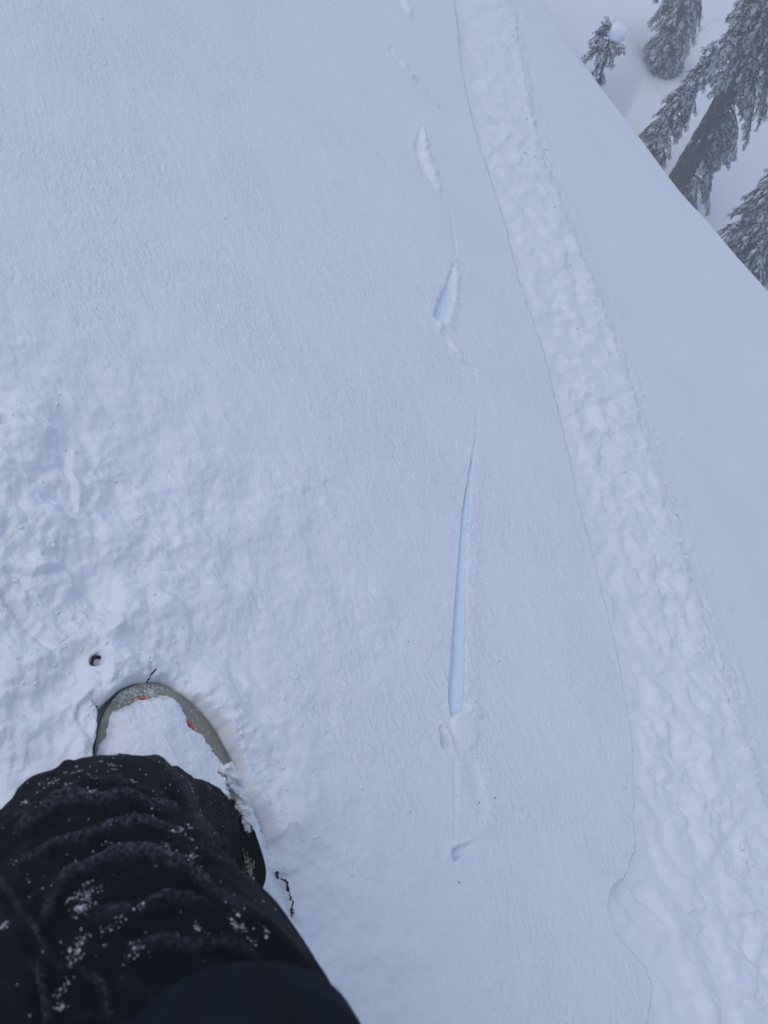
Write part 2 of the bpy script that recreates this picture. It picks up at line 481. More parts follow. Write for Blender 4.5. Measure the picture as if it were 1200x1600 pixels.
        for pts, st in (([(1008, 1236), (1028, 1275), (1046, 1322), (1056, 1370)], 0.013), ([(990, 1352), (1022, 1395), (1050, 1424)], -0.013),
                        ([(1005, 1350), (1040, 1390), (1056, 1425), (1068, 1465), (1095, 1530), (1112, 1575), (1128, 1640)], 0.022),
                        ([(1056, 1425), (1030, 1440), (1010, 1445)], 0.008), ([(1028, 1515), (1036, 1540), (1040, 1570)], -0.007)):
            d, sg, tt, _ = poly_sd(x, y, PQ(pts))
            tp_ = np.sqrt(np.clip(np.sin(np.clip(tt / max(tt.max(), 1e-6), 0, 1) * math.pi), 0, 1))
            h += st * np.where(sg * RS > 0, 1.0, 0.0) * np.exp(-(d / 0.06) ** 2) * ss(0, 0.008, d) * tp_
        wb = 0.012 * fbm(x * 20, y * 20, 2, 111)
        for (bx, by, r, hh) in ((1120, 1290, 0.05, 0.007), (1090, 1395, 0.05, 0.016), (1150, 1400, 0.05, 0.016), (1160, 1520, 0.06, 0.018), (1105, 1530, 0.045, 0.012), (1180, 1440, 0.04, 0.014), (1120, 1470, 0.04, -0.008), (1175, 1330, 0.04, -0.006)):
            c = pq(bx, by); d = np.hypot(x - c[0], y - c[1]) + wb
            h += hh * (1 - ss(r * 0.75, r, d))
        H[K] += h
        grain[K] *= np.where(inside, 0.4 * (1 - 0.8 * plate), 1)
        lumpb[K] += np.where(inside, 0.6 * (1 - plate), 0) + np.where(right, 0.5 * np.exp(-np.abs(eR) / 0.10), 0)
        cut_blue[K] += np.where(inside, 0.25 * np.exp(-np.abs(eL) / 0.03) * ss(0.2, 0.6, w3 + 0.3), 0)
    # ---- thin sliced slot
    sp = PQ(SLOT); wv = np.array([a[2] for a in SLOT]) * 1.75e-3
    K = box(sp, 0.12)
    if K.size:
        x, y = p[K], q[K]
        d, sg, tt, vv = poly_sd(x, y, sp, wv)
        sd_ = d * sg * RS + 0.0010 * fbm(x * 70, y * 70, 2, 121)
        hw = vv * 0.5
        u = (sd_ + hw) / np.maximum(vv, 1e-4)
        ins = (u > 0) & (u < 1)
        prof = ss(0, 0.35, u) * (1 - ss(0.35, 1.0, u) * 0.9) * (1 - ss(0.9, 1.0, u))
        dep = np.minimum(0.014, 0.004 + vv * 0.38)
        H[K] -= np.where(ins, prof * dep, 0)
        cut_blue[K] = np.maximum(cut_blue[K], np.where((u > -0.05) & (u < 0.93), 1.0, 0) * ss(0.002, 0.012, vv))
        lip = np.where((u >= 1), np.exp(-((sd_ - hw - 0.022) / 0.026) ** 2), 0) * ss(0.004, 0.02, vv)
        H[K] += lip * (0.002 + 0.0055 * np.abs(fbm(x * 26, y * 26, 3, 123)))
        d, sg, tt, _ = poly_sd(x, y, PQ([(744, 560), (748, 620), (746, 690), (735, 780), (718, 1000), (712, 1110)]))
    # ---- snow plug, pits and pole marks
    def blob(bx, by, r, hh, sharp=0.5, n=0.15, seed=1, fq=35):
        c = pq(bx, by); K = box([c], r * (1.1 + 2 * n))
        if not K.size: return
        dx = np.hypot(p[K] - c[0], q[K] - c[1]) / r * (1 + n * fbm(p[K] * fq, q[K] * fq, 2, seed))
        H[K] += hh * (1 - ss(sharp, 1.0, dx))
    def pit(pts, ws, dep, seed, bluev=1.0, lipv=0.006):
        vals = np.array(ws) * 1e-3
        pp = PQ(pts); K = box(pp, vals.max() * 3.2 + 0.02)
        if not K.size: return
        x, y = p[K], q[K]
        d, sg, tt, vv = poly_sd(x, y, pp, vals)
        dn = d + 0.0045 * fbm(x * 26, y * 26, 3, seed)
        k = 1 - ss(0.25, 1.0, dn / np.maximum(vv, 1e-4))
        H[K] -= dep * k * np.clip(vv / vals.max(), 0.2, 1)
        cut_blue[K] = np.maximum(cut_blue[K], bluev * (1 - ss(0.5, 0.8, dn / np.maximum(vv, 1e-4))) * ss(0.5, 0.9, vv / vals.max()))
        rr = np.where(sg * RS > 0, 1.0, 0.25)
        H[K] += lipv * rr * np.exp(-((d - vv * 1.2) / (0.6 * vv + 0.004)) ** 2) * (1 + 1.1 * fbm(x * 20, y * 20, 4, seed + 2, 0.6))
    pit([(691, 1138), (696, 1160), (706, 1174)], (8, 14, 6), 0.028, 131)
    c = pq(727, 1142)
    K = box([c], 0.09)
    if K.size:
        rr = np.hypot(p[K] - c[0], q[K] - c[1]) / 0.050 * (1 + 0.14 * fbm(p[K] * 20, q[K] * 20, 3, 133))
        H[K] = np.where(rr < 1, H[K] * ss(0.7, 1, rr) + (0.011 * np.sqrt(np.clip(1 - rr ** 2, 0, 1)) + 0.001) * (1 - ss(0.7, 1, rr)), H[K])
        cut_blue[K] = np.where(rr < 0.95, 0, cut_blue[K]); grain[K] *= 0.35 + 0.65 * ss(0.7, 1.1, rr)
    for bx_, by_, br_, bh_ in ((40, 735, 0.125, 0.026), (-20, 830, 0.10, 0.020), (62, 830, 0.085, 0.022), (95, 900, 0.06, 0.012), (45, 925, 0.08, -0.014), (60, 1060, 0.09, 0.014), (20, 655, 0.09, 0.014), (150, 985, 0.07, 0.012), (330, 1060, 0.06, 0.010), (420, 1150, 0.06, 0.008), (470, 1290, 0.06, 0.009)):
        blob(bx_, by_, br_, bh_, 0.30, 0.30, 190 + bx_, 7)
    blob(744, 1110, 0.032, 0.006, 0.3)
    pit([(735, 1185), (745, 1225), (752, 1262), (748, 1290)], (24, 34, 24, 10), 0.006, 135, 0.0, 0.002)
    pit([(712, 1190), (712, 1250), (711, 1310)], (9, 9, 7), 0.003, 136, 0.1, 0.001)
    pit([(712, 1336), (722, 1331), (736, 1320)], (15, 11, 5), 0.028, 137, 1.0, 0.003)
    pit([(709, 408), (703, 440), (694, 470), (685, 498)], (5, 22, 34, 36), 0.030, 139, 0.9, 0.010)
    pit([(688, 520), (706, 545), (720, 568)], (10, 14, 6), 0.008, 141, 0.0, 0.011)
    pit([(657, 198), (655, 235), (664, 265), (680, 296)], (6, 38, 46, 16), 0.018, 143, 0.0, 0.013)
    pit([(606, 80), (620, 98), (636, 116)], (22, 42, 18), 0.018, 145, 0.0, 0.013)
    pit([(640, 118), (668, 150), (690, 180)], (12, 14, 6), 0.010, 147, 0.0, 0.010)
    pit([(620, -10), (632, 14)], (40, 30), 0.018, 149, 0.0, 0.012)
    pit([(1112, 1010), (1120, 1030), (1126, 1045)], (8, 15, 8), 0.014, 151, 0.6, 0.004)
    pit([(150, 1030), (151, 1036)], (13, 13), 0.030, 153, 0.0, 0.004)
    pit([(-6, 655), (2, 662)], (16, 14), 0.030, 155, 0.0, 0.004)
    for (px_, py_, w_, d_) in ((700, 1010, 14, 0.004), (520, 760, 20, 0.005), (490, 775, 24, 0.006), (505, 1110, 40, 0.006), (470, 1150, 30, -0.004), (330, 1120, 26, 0.006), (360, 1160, 22, 0.008)):
        pit([(px_ - 8, py_), (px_ + 8, py_ + 6)], (w_, w_ * 0.8), d_, 157 + px_, 0.0, 0.002)
    pp = PQ([(690, 300), (705, 340), (712, 400)]); K = box(pp, 0.05)
    if K.size:
        d, sg, tt, _ = poly_sd(p[K], q[K], pp)
        H[K] -= 0.004 * np.exp(-(d / 0.012) ** 2)
    pp = PQ([(722, 568), (740, 575), (744, 600)]); K = box(pp, 0.05)
    if K.size:
        d, sg, tt, _ = poly_sd(p[K], q[K], pp)
        H[K] -= 0.004 * np.exp(-(d / 0.005) ** 2)
    # ---- board bed
    rp = p - BOARD_TIP[0]; rq = q - BOARD_TIP[1]
    s = rp * bdir[0] + rq * bdir[1]; w = rp * bside[0] + rq * bside[1]
    K = np.where((s > -0.3) & (s < 0.6) & (np.abs(w) < 0.45))[0]
    if K.size:
        x, y, s, w = p[K], q[K], s[K], w[K]
        # distance to the rounded outline, from a polyline of it
        so = np.concatenate((0.20 * (1 - np.cos(np.linspace(0, math.pi / 2, 12))), [0.6, 1.0]))
        ho = board_half(so)
        out = np.array([(BOARD_TIP + bdir * a + bside * b) for a, b in list(zip(so[::-1], -ho[::-1])) + list(zip(so[1:], ho[1:]))])
        d, sg, tt, _ = poly_sd(x, y, out)
        insd = (s > 0) & (np.abs(w) < board_half(np.clip(s, 0, 1.5)))
        e = np.where(insd, -d, d)
        edge = e + 0.009 * fbm(x * 13, y * 13, 3, 161)
        bank = 0.012 * np.exp(-((edge - 0.036) / 0.034) ** 2) * np.clip(0.6 + 1.3 * fbm(x * 9, y * 9, 3, 163), 0, 2)
        rim_l = 0.008 * fbm(x * 17, y * 17, 5, 165) * np.exp(-(e / 0.09) ** 2)
        cover = ss(0.34, 0.42, s)
        bed = (1 - ss(-0.003, 0.014, edge)) * (1 - cover)
        grain[K] *= 1 - np.exp(-(e / 0.07) ** 2)
        lumpb[K] = np.maximum(lumpb[K], 0.9 * np.exp(-(e / 0.09) ** 2))
        hh = H[K] + (bank + rim_l + 0.006 * fbm(x * 38, y * 38, 3, 167) * np.exp(-((e - 0.012) / 0.03) ** 2)) * (1 - cover)
        H[K] = hh * (1 - bed) + (-0.046) * bed
    # ---- crest
    wv2 = (p - C0[0]) * cn[0] + (q - C0[1]) * cn[1] + 0.28
    tc = (p - C0[0]) * cdir[0] + (q - C0[1]) * cdir[1]
    wv2 = wv2 + 0.10 * np.sin(tc * 1.1 + 0.6)
    soft = ss(0.35, -1.4, tc)
    Rc = 1.25 + 5.0 * soft; cap = 0.58 - 0.36 * soft
    w1 = Rc * cap
    wp = np.maximum(wv2, 0)
    H -= np.where(wp < w1, wp ** 2 / (2 * Rc), w1 ** 2 / (2 * Rc) + cap * (wp - w1))
    grain *= 0.6 + 0.55 * ss(-0.4, 0.5, fbm(p * 2.6, q * 2.6, 3, 181))
    grain *= (1 - 0.8 * np.clip(cut_blue, 0, 1)) * (1 - 0.6 * ss(3.0, 6.5, rad0))
    lumpb = np.clip(lumpb, 0, 1) * (1 - np.clip(cut_blue, 0, 1))
    return H.reshape(shp), grain.reshape(shp), lumpb.reshape(shp), np.clip(cut_blue, 0, 1).reshape(shp)

TREE4 = CAM + ray(1052, 62) * 14.0
def settle(P):
    """valley floor, ridge top and the knoll behind the crest, in world heights"""
    x, y, z = P[..., 0], P[..., 1], P[..., 2]
    zv = -9.5 + 0.4 * fbm(x * 0.06, y * 0.06, 3, 201) * 2
    d4 = np.hypot(x - TREE4[0], y - TREE4[1])
    zk = zv + (TREE4[2] - 0.15 - zv) * np.exp(-(d4 / 6.0) ** 2) - 0.35 * np.exp(-(d4 / 0.55) ** 2)
    def smax(a, b, k): 
        hh = np.clip(0.5 + 0.5 * (a - b) / k, 0, 1)
        return b * (1 - hh) + a * hh + k * hh * (1 - hh)
    far = np.hypot(x, y) > 5.5
    z2 = smax(z, zk, 2.0)
    z = np.where(far, z2, z)
    top = CAM[2] + 0.7
    z = -smax(-z, np.full(z.shape, -top), 0.5)
    return np.stack((x, y, z), -1)

def ground_point(p, q):
    pa = np.array([p]); qa = np.array([q])
    H, *_ = terrain(pa, qa)
    return settle((FOOT + E1 * p + E2 * q + NRM * H[0])[None, :])[0]

def build_ground():
    corners = [pq(-60, 1660), pq(-60, -60), pq(700, -60), pq(860, 40), pq(1260, 560), pq(1260, 1660)]
    rev = [math.atan2(c[1], c[0]) for c in corners]
    mid = math.atan2(*(nrm(pq(700, 700))[::-1]))
    dd = [((a - mid + math.pi) % (2 * math.pi)) - math.pi for a in rev]
    lo, hi = min(dd) - 0.02, max(dd) + 0.02
    # towards the far trees the crest fills the sector too
    NA = 980
    dense = mid + np.linspace(lo, hi, NA)
    rest = mid + np.linspace(hi, lo + 2 * math.pi, 74)[1:-1]
    ang = np.concatenate((dense, rest))
    th = np.radians(np.linspace(9, 81.6, 820))
    rr = np.concatenate((h_ * np.tan(th), h_ * math.tan(th[-1]) * np.exp(np.linspace(0.004, math.log(75 / (h_ * math.tan(th[-1]))), 90))))
    A, Rr = np.meshgrid(ang, rr)
    p = Rr * np.cos(A); q = Rr * np.sin(A)
    H, gr, lb, ic = terrain(p, q)
    P = FOOT + p[..., None] * E1 + q[..., None] * E2 + H[..., None] * NRM
    P = settle(P)
    nr, na = p.shape
    V = P.reshape(-1, 3)
    c = ground_point(0.0, 0.0)
    V = np.vstack((V, c[None, :]))
    i = np.arange(nr - 1)[:, None] * na; j = np.arange(na)[None, :]; jn = (j + 1) % na
    Fq = np.stack((i + j, i + na + j, i + na + jn, i + jn), -1).reshape(-1, 4)
    k = len(V) - 1
    cen = np.stack((np.full(na, k), np.arange(na), (np.arange(na) + 1) % na), -1)
    # centre cap as quads is not possible: use a second tiny fan mesh merged as degenerate-free triangles
    me = bpy.data.meshes.new('snow_slope')
    nl = Fq.size + cen.size
    me.vertices.add(len(V)); me.vertices.foreach_set('co', V.astype(np.float32).ravel())
    idx = np.concatenate((Fq.ravel(), cen.ravel())).astype(np.int32)
    me.loops.add(nl); me.loops.foreach_set('vertex_index', idx)
    me.polygons.add(len(Fq) + len(cen))
    st = np.concatenate((np.arange(len(Fq)) * 4, Fq.size + np.arange(len(cen)) * 3)).astype(np.int32)
    me.polygons.foreach_set('loop_start', st)
    me.polygons.foreach_set('loop_total', np.concatenate((np.full(len(Fq), 4), np.full(len(cen), 3))).astype(np.int32))
    me.polygons.foreach_set('use_smooth', np.ones(len(Fq) + len(cen), dtype=bool))
    me.materials.append(M_SNOW)
    me.update(calc_edges=True)
    pv = np.append(p.ravel(), 0.0); qv = np.append(q.ravel(), 0.0)
    uv = me.uv_layers.new(name='plane')
    uv.data.foreach_set('uv', np.stack((pv[idx], qv[idx]), -1).astype(np.float32).ravel())
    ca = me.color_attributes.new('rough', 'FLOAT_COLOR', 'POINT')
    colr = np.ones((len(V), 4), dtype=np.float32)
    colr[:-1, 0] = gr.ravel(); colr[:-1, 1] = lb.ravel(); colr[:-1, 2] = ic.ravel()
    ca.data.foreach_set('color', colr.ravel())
    # outward normals
    o = bpy.data.objects.new('snow_slope', me)
    COL.objects.link(o)
    n0 = me.polygons[len(Fq) // 3].normal
    if np.dot(np.array(n0), NRM) < 0:
        me.flip_normals()
    tag(o, kind='structure')
    return o
ground = build_ground()

# ------------------------------------------------------------------ haze
def haze():
    x0, x1, y0, y1, z0, z1 = -85, 85, -85, 85, -14.0, 4.2
    V = [(x, y, z) for z in (z0, z1) for y in (y0, y1) for x in (x0, x1)]
    Fc = [(0, 2, 3, 1), (4, 5, 7, 6), (0, 1, 5, 4), (2, 6, 7, 3), (0, 4, 6, 2), (1, 3, 7, 5)]
    m = bpy.data.materials.new('haze')
    m.use_nodes = True
    nt = m.node_tree; nt.nodes.clear()
    out = nt.nodes.new('ShaderNodeOutputMaterial')
    v = nt.nodes.new('ShaderNodeVolumePrincipled')
    v.inputs['Color'].default_value = (0.95, 0.96, 0.98, 1)
    v.inputs['Density'].default_value = 0.021
    v.inputs['Anisotropy'].default_value = 0.0
    nt.links.new(v.outputs[0], out.inputs['Volume'])
    o = mesh_obj('haze', V, Fc, m, smooth=False)
    tag(o, kind='stuff')
haze()

# ------------------------------------------------------------------ conifers
def spindle(a, b, r, flat=1.0):
    """thin four sided finger from a to b"""
    a = np.asarray(a, float); b = np.asarray(b, float)
    d = nrm(b - a); up = np.array((0, 0, 1.0))
    s = np.cross(d, up); s = s / (np.linalg.norm(s) + 1e-9); t = np.cross(s, d)
    m = a + (b - a) * 0.55
    V = [a, m + s * r, m + t * r * flat, m - s * r, b]
    Fc = [(0, 2, 1), (0, 3, 2), (0, 1, 3), (4, 1, 2), (4, 2, 3), (4, 3, 1)]
    return V, Fc
def frond_template(seed, n=6, L=0.20, fl=0.062):
    """feathery spray along +X, hanging a little; returns needle and snow parts"""
    r = random.Random(seed)
    V, Fc, mi = [], [], []
    def put(v, f, m):
        o = len(V); V.extend(v); Fc.extend([tuple(i + o for i in t) for t in f]); mi.extend([m] * len(f))
    def rach(t):
        return np.array((L * t, 0.015 * math.sin(t * 4 + seed), -0.10 * L * 2 * t * t))
    put(*spindle(rach(0), rach(1) + np.array((0.03, 0, -0.012)), 0.011, 0.7), 0)
    for i in range(n):
        t = (i + 0.7) / (n + 0.2)
        for s in (-1, 1):
            b = rach(t)
            l = fl * (1.15 - 0.65 * t) * r.uniform(0.75, 1.25)
            e = b + np.array((l * r.uniform(0.55, 0.8), s * l * r.uniform(0.65, 0.95), -l * r.uniform(0.1, 0.45)))
            put(*spindle(b, e, r.uniform(0.008, 0.012), 0.8), 0)
            if r.random() < 0.62:
                o = np.array((0, 0, 0.010))
                put(*spindle(b + o, b + (e - b) * 0.8 + o, r.uniform(0.008, 0.013), 0.8), 1)
    for i in range(3):
        t = r.uniform(0.1, 0.7)
        b = rach(t) + np.array((0, r.uniform(-.015, .015), 0.012))
        put(*spindle(b, b + np.array((r.uniform(0.05, 0.1), r.uniform(-.02, .02), 0.0)), r.uniform(0.014, 0.024), 0.7), 1)
    return np.array(V), np.array(Fc), np.array(mi)
TEMPL = [frond_template(s) for s in range(6)]

class Crown:
    def __init__(self):
        self.V = []; self.F = []; self.M = []; self.n = 0
        self.bV = []; self.bF = []; self.bn = 0
    def frond(self, pos, dirv, roll, scale, k):
        V, Fc, mi = TEMPL[k % len(TEMPL)]
        x = nrm(dirv); up = np.array((0, 0, 1.0))
        y = np.cross(up, x)
        y = y / (np.linalg.norm(y) + 1e-6)
        z = np.cross(x, y)
        c, s = math.cos(roll), math.sin(roll)
        y2 = y * c + z * s; z2 = -y * s + z * c
        B = np.stack((x, y2, z2))
        W = (V * scale) @ B + pos
        self.V.append(W); self.F.append(Fc + self.n); self.M.append(mi); self.n += len(V)
    def limb(self, pts, r0, r1, seg=5):
        pts = np.asarray(pts); n = len(pts)
        rings = []
        for i in range(n):
            d = nrm(pts[min(i + 1, n - 1)] - pts[max(i - 1, 0)])
            a = np.cross(d, (0.3, 0.2, 1.0)); a = nrm(a); b = np.cross(d, a)
            r = r0 + (r1 - r0) * i / (n - 1)
            for k in range(seg):
                t = 2 * math.pi * k / seg
                rings.append(pts[i] + (a * math.cos(t) + b * math.sin(t)) * r)
        o = self.bn
        self.bV.extend(rings); self.bn += len(rings)
        for i in range(n - 1):
            for k in range(seg):
                k2 = (k + 1) % seg
                self.bF.append((o + i * seg + k, o + i * seg + k2, o + (i + 1) * seg + k2, o + (i + 1) * seg + k))
    def branch(self, base, az, L, rise, droop, rnd, dens=1.0, fs=1.0):
        """bough that leaves the trunk, then hangs"""
        hd = np.array((math.cos(az), math.sin(az), 0))
        n = 8; pts = []
        for i in range(n + 1):
            t = i / n
            pts.append(base + hd * L * (t - 0.12 * t * t) + np.array((0, 0, L * (rise * t - droop * t * t))))
        pts = np.array(pts)
        self.limb(pts, 0.012 + 0.014 * L, 0.004)
        nf = max(3, int(L * 26 * dens))
        side = np.cross(hd, (0, 0, 1))
        for j in range(nf):
            t = 0.12 + 0.88 * (j + rnd.random()) / nf
            i = min(int(t * n), n - 1); f = t * n - i
            P = pts[i] * (1 - f) + pts[i + 1] * f
            tang = nrm(pts[i + 1] - pts[i])
            s = rnd.choice((-1, 1))
            wdt = (1 - 0.55 * t)
            d = tang * rnd.uniform(0.5, 1.0) + side * s * rnd.uniform(0.2, 1.0) * wdt + np.array((0, 0, -rnd.uniform(0.15, 1.0)))
            self.frond(P + np.array((0, 0, -0.01)), d, rnd.uniform(-0.5, 0.5), fs * rnd.uniform(0.65, 1.2) * (1.1 - 0.35 * t), rnd.randrange(6))
        self.frond(pts[-1] - (pts[-1] - pts[-2]) * 0.5, nrm(pts[-1] - pts[-2]), 0, 0.9 * fs, 1)
    def build(self, root):
        V = np.concatenate(self.V); Fc = np.concatenate(self.F); M = np.concatenate(self.M)
        kinds = np.where(M == 1, 1, 0)
        for nm, sel, mm in (('crown', kinds == 0, M_NEEDLE), ('snow_load', kinds == 1, M_RIME)):
            fc = Fc[sel]
            used, inv = np.unique(fc.ravel(), return_inverse=True)
            o = mesh_obj(nm, V[used], inv.reshape(-1, 3), mm, root, smooth=False)
            o['kind'] = 'stuff'
        if self.bV:
            o = mesh_obj('branches', np.array(self.bV), np.array(self.bF), M_BARK, root)
            o['kind'] = 'stuff'

def trunk_mesh(base, top, r0, r1, seed, root, seg=20, n=60):
    V = []; Fc = []
    for i in range(n + 1):
        t = i / n
        c = base * (1 - t) + top * t + np.array((0.03 * math.sin(t * 5 + seed), 0.03 * math.cos(t * 4 + seed), 0)) * 1.2
        r = r0 * (1 - t) + r1 * t + 0.25 * r0 * math.exp(-t * 9)
        for k in range(seg):
            a = 2 * math.pi * k / seg
            rr = r * (1 + 0.10 * perlin(np.array([k * 0.9 + seed]), np.array([t * 22.0]), 3)[0] + 0.05 * math.sin(a * 5 + t * 6))
            V.append(c + np.array((math.cos(a) * rr, math.sin(a) * rr, 0)))
    for i in range(n):
        for k in range(seg):
            k2 = (k + 1) % seg
            Fc.append((i * seg + k, i * seg + k2, (i + 1) * seg + k2, (i + 1) * seg + k))
    return mesh_obj('trunk', V, Fc, M_BARK, root)

RIGHT = np.array((R[0, 0], R[1, 0], 0)); RIGHT = nrm(RIGHT)
AZR = math.atan2(RIGHT[1], RIGHT[0])
def ground_z(x, y):
    """height of the snow below (x, y): march in plane coordinates"""
    P = np.array((x, y, 0.0))
    best = None
    a = E1[:2]; b = E2[:2]; n = NRM[:2]
    h = 0.0
    for _ in range(12):
        rhs = np.array((x, y)) - FOOT[:2] - n * h
        s = np.linalg.solve(np.array((a, b)).T, rhs)
        H, *_ = terrain(np.array([s[0]]), np.array([s[1]]))
        h = 0.6 * h + 0.4 * H[0]
    G = FOOT + E1 * s[0] + E2 * s[1] + NRM * h
    G = settle(G[None, :])[0]
    return G[2]

def conifer(label, px, py, D, tip_px, tip_py, r_tr, crown_fn, seed, nbr, group='snowy conifers behind the crest', fs=1.0):
    """crown_fn(t, az) -> branch length at fraction t of the visible stem, 0 for none"""
    rnd = random.Random(seed)
    A = CAM + ray(px, py) * D
    # tip lies on the vertical through A (plus lean) seen at the tip pixel
    d = ray(tip_px, tip_py)
    hd = math.hypot(A[0] - CAM[0], A[1] - CAM[1])
    T = CAM + d * (hd / math.hypot(d[0], d[1]))
    gz = ground_z(A[0], A[1])
    lean = (T - A) / (T[2] - A[2])
    B = A + lean * (gz - 0.15 - A[2])
    root = empty('conifer', tuple(B), label, 'tree', group)
    trunk_mesh(B, T, r_tr, max(0.012, r_tr * 0.12) if tip_py > -100 else r_tr * 0.45, seed, root)
    cr = Crown()
    zlo = A[2] - 1.6
    for k in range(nbr):
        t = (k + rnd.random()) / nbr                    # 0 low .. 1 tip, counted from zlo
        z = zlo + (T[2] - zlo) * t
        C = B + lean * (z - B[2])
        az = rnd.uniform(0, 2 * math.pi)
        L = crown_fn(z - A[2], (az - AZR + math.pi) % (2 * math.pi) - math.pi, t)
        if L <= 0.04: continue
        L *= rnd.uniform(0.75, 1.15)
        cr.branch(C, az, L, rnd.uniform(0.15, 0.45), rnd.uniform(0.75, 1.15), rnd, 1.0, fs)
    cr.build(root)
    return root, A, T

def fn_slender(z, az, t):
    return 0.05 + 0.27 * min(1, (1 - t) * 2.0)
conifer('slender snow-dusted conifer standing just left of the big bare-trunked tree', 1022, 222, 11.3, 1142, 44, 0.05, fn_slender, 3, 145, fs=0.8)
def fn_big(z, az, t):
    if z > 1.35: return 0.30 if abs(az) > 1.6 else 0.70
    if abs(az + 0.3) < 0.9 and z < 1.4: return 0.55 if z > -0.7 else 0.0
    if abs(az) > 2.6 and 0.3 < z < 0.6: return 0.06
    if -1.2 < az < 0 and z < -0.25: return 0.25
    return 0.0
conifer('tallest conifer, its thick dark trunk bare on the left side', 1072, 268, 12.2, 1290, -170, 0.155, fn_big, 5, 270, fs=0.9)
def fn_right(z, az, t):
    return 0.10 + 0.55 * min(1, (1 - t) * 1.5)
conifer('dense conifer cut off by the right edge of the photo, lowest on the slope', 1182, 372, 10.6, 1262, 215, 0.08, fn_right, 8, 190, fs=0.85)
def fn_far(z, az, t):
    return 0.36 if z > -0.35 else 0.0
conifer('conifer at the top edge in a shaded tree well, above the slender one', 1052, 62, 14.0, 1110, -190, 0.11, fn_far, 11, 200, fs=0.95)

# sapling whose bent top pokes out at the crest
def sapling():
    rnd = random.Random(4)
    D = 8.25
    def at(x, y, d=0.0): return CAM + ray(x, y) * (D + d)
    B = at(938, 128, 0.15)
    root = empty('sapling', tuple(B), 'small bent conifer sapling poking out alone at the crest of the slope', 'sapling')
    cr = Crown()
    stem = [B - np.array((0, 0, 0.4)), at(945, 95, 0.1), at(950, 70, 0.05), at(957, 48)]
    mesh_pts = np.array(stem)
    cr.limb(mesh_pts, 0.02, 0.007, 6)
    boughs = [([(952, 62), (940, 66), (928, 78), (911, 95)], 36, 0.62), ([(950, 70), (942, 82), (938, 100), (941, 120)], 34, 0.68),
              ([(948, 80), (940, 95), (932, 108), (932, 112)], 14, 0.5), ([(953, 60), (962, 70), (968, 74)], 20, 0.55), ([(955, 54), (944, 50), (930, 60)], 24, 0.6),
              ([(957, 48), (954, 42), (952, 40)], 12, 0.5), ([(950, 72), (955, 84), (954, 90)], 22, 0.55)]
    for pts, n, fs in boughs:
        w = [at(x, y, rnd.uniform(-0.06, 0.06)) for x, y in pts]
        cr.limb(w, 0.007, 0.003, 5)
        for j in range(n):
            t = (j + rnd.random()) / n * (len(w) - 1); i = min(int(t), len(w) - 2); f = t - i
            P = w[i] * (1 - f) + w[i + 1] * f
            tang = nrm(w[i + 1] - w[i])
            d = tang + 0.45 * nrm(np.array([rnd.gauss(0, 1) for _ in range(3)])) + np.array((0, 0, -0.25))
            cr.frond(P, d, rnd.uniform(-1, 1), fs * rnd.uniform(0.6, 0.95), rnd.randrange(6))
    cr.build(root)
    # ball of snow caught on the tip
    n = 22; V = []; Fc = []
    c = at(964, 52, 0.02); 
    for i in range(n + 1):
        for j in range(2 * n):
            th = math.pi * i / n; ph = math.pi * j / n
            v = np.array((math.sin(th) * math.cos(ph), math.sin(th) * math.sin(ph), math.cos(th)))
            r = 0.088 * (1 + 0.12 * perlin(np.array([v[0] * 2 + 5]), np.array([v[1] * 2 + v[2] * 1.7]), 8)[0] + 0.06 * perlin(np.array([v[0] * 6 + 5]), np.array([v[1] * 6 + v[2] * 5]), 9)[0])
            V.append(c + v * r * np.array((1, 1, 0.85)))
    for i in range(n):
        for j in range(2 * n):
            j2 = (j + 1) % (2 * n)
            Fc.append((i * 2 * n + j, (i + 1) * 2 * n + j, (i + 1) * 2 * n + j2, i * 2 * n + j2))
    o = mesh_obj('snow_clump', V, Fc, M_LOOSE)
    tag(o, 'round clump of snow caught on the tip of the bent sapling', 'snow clump')
sapling()

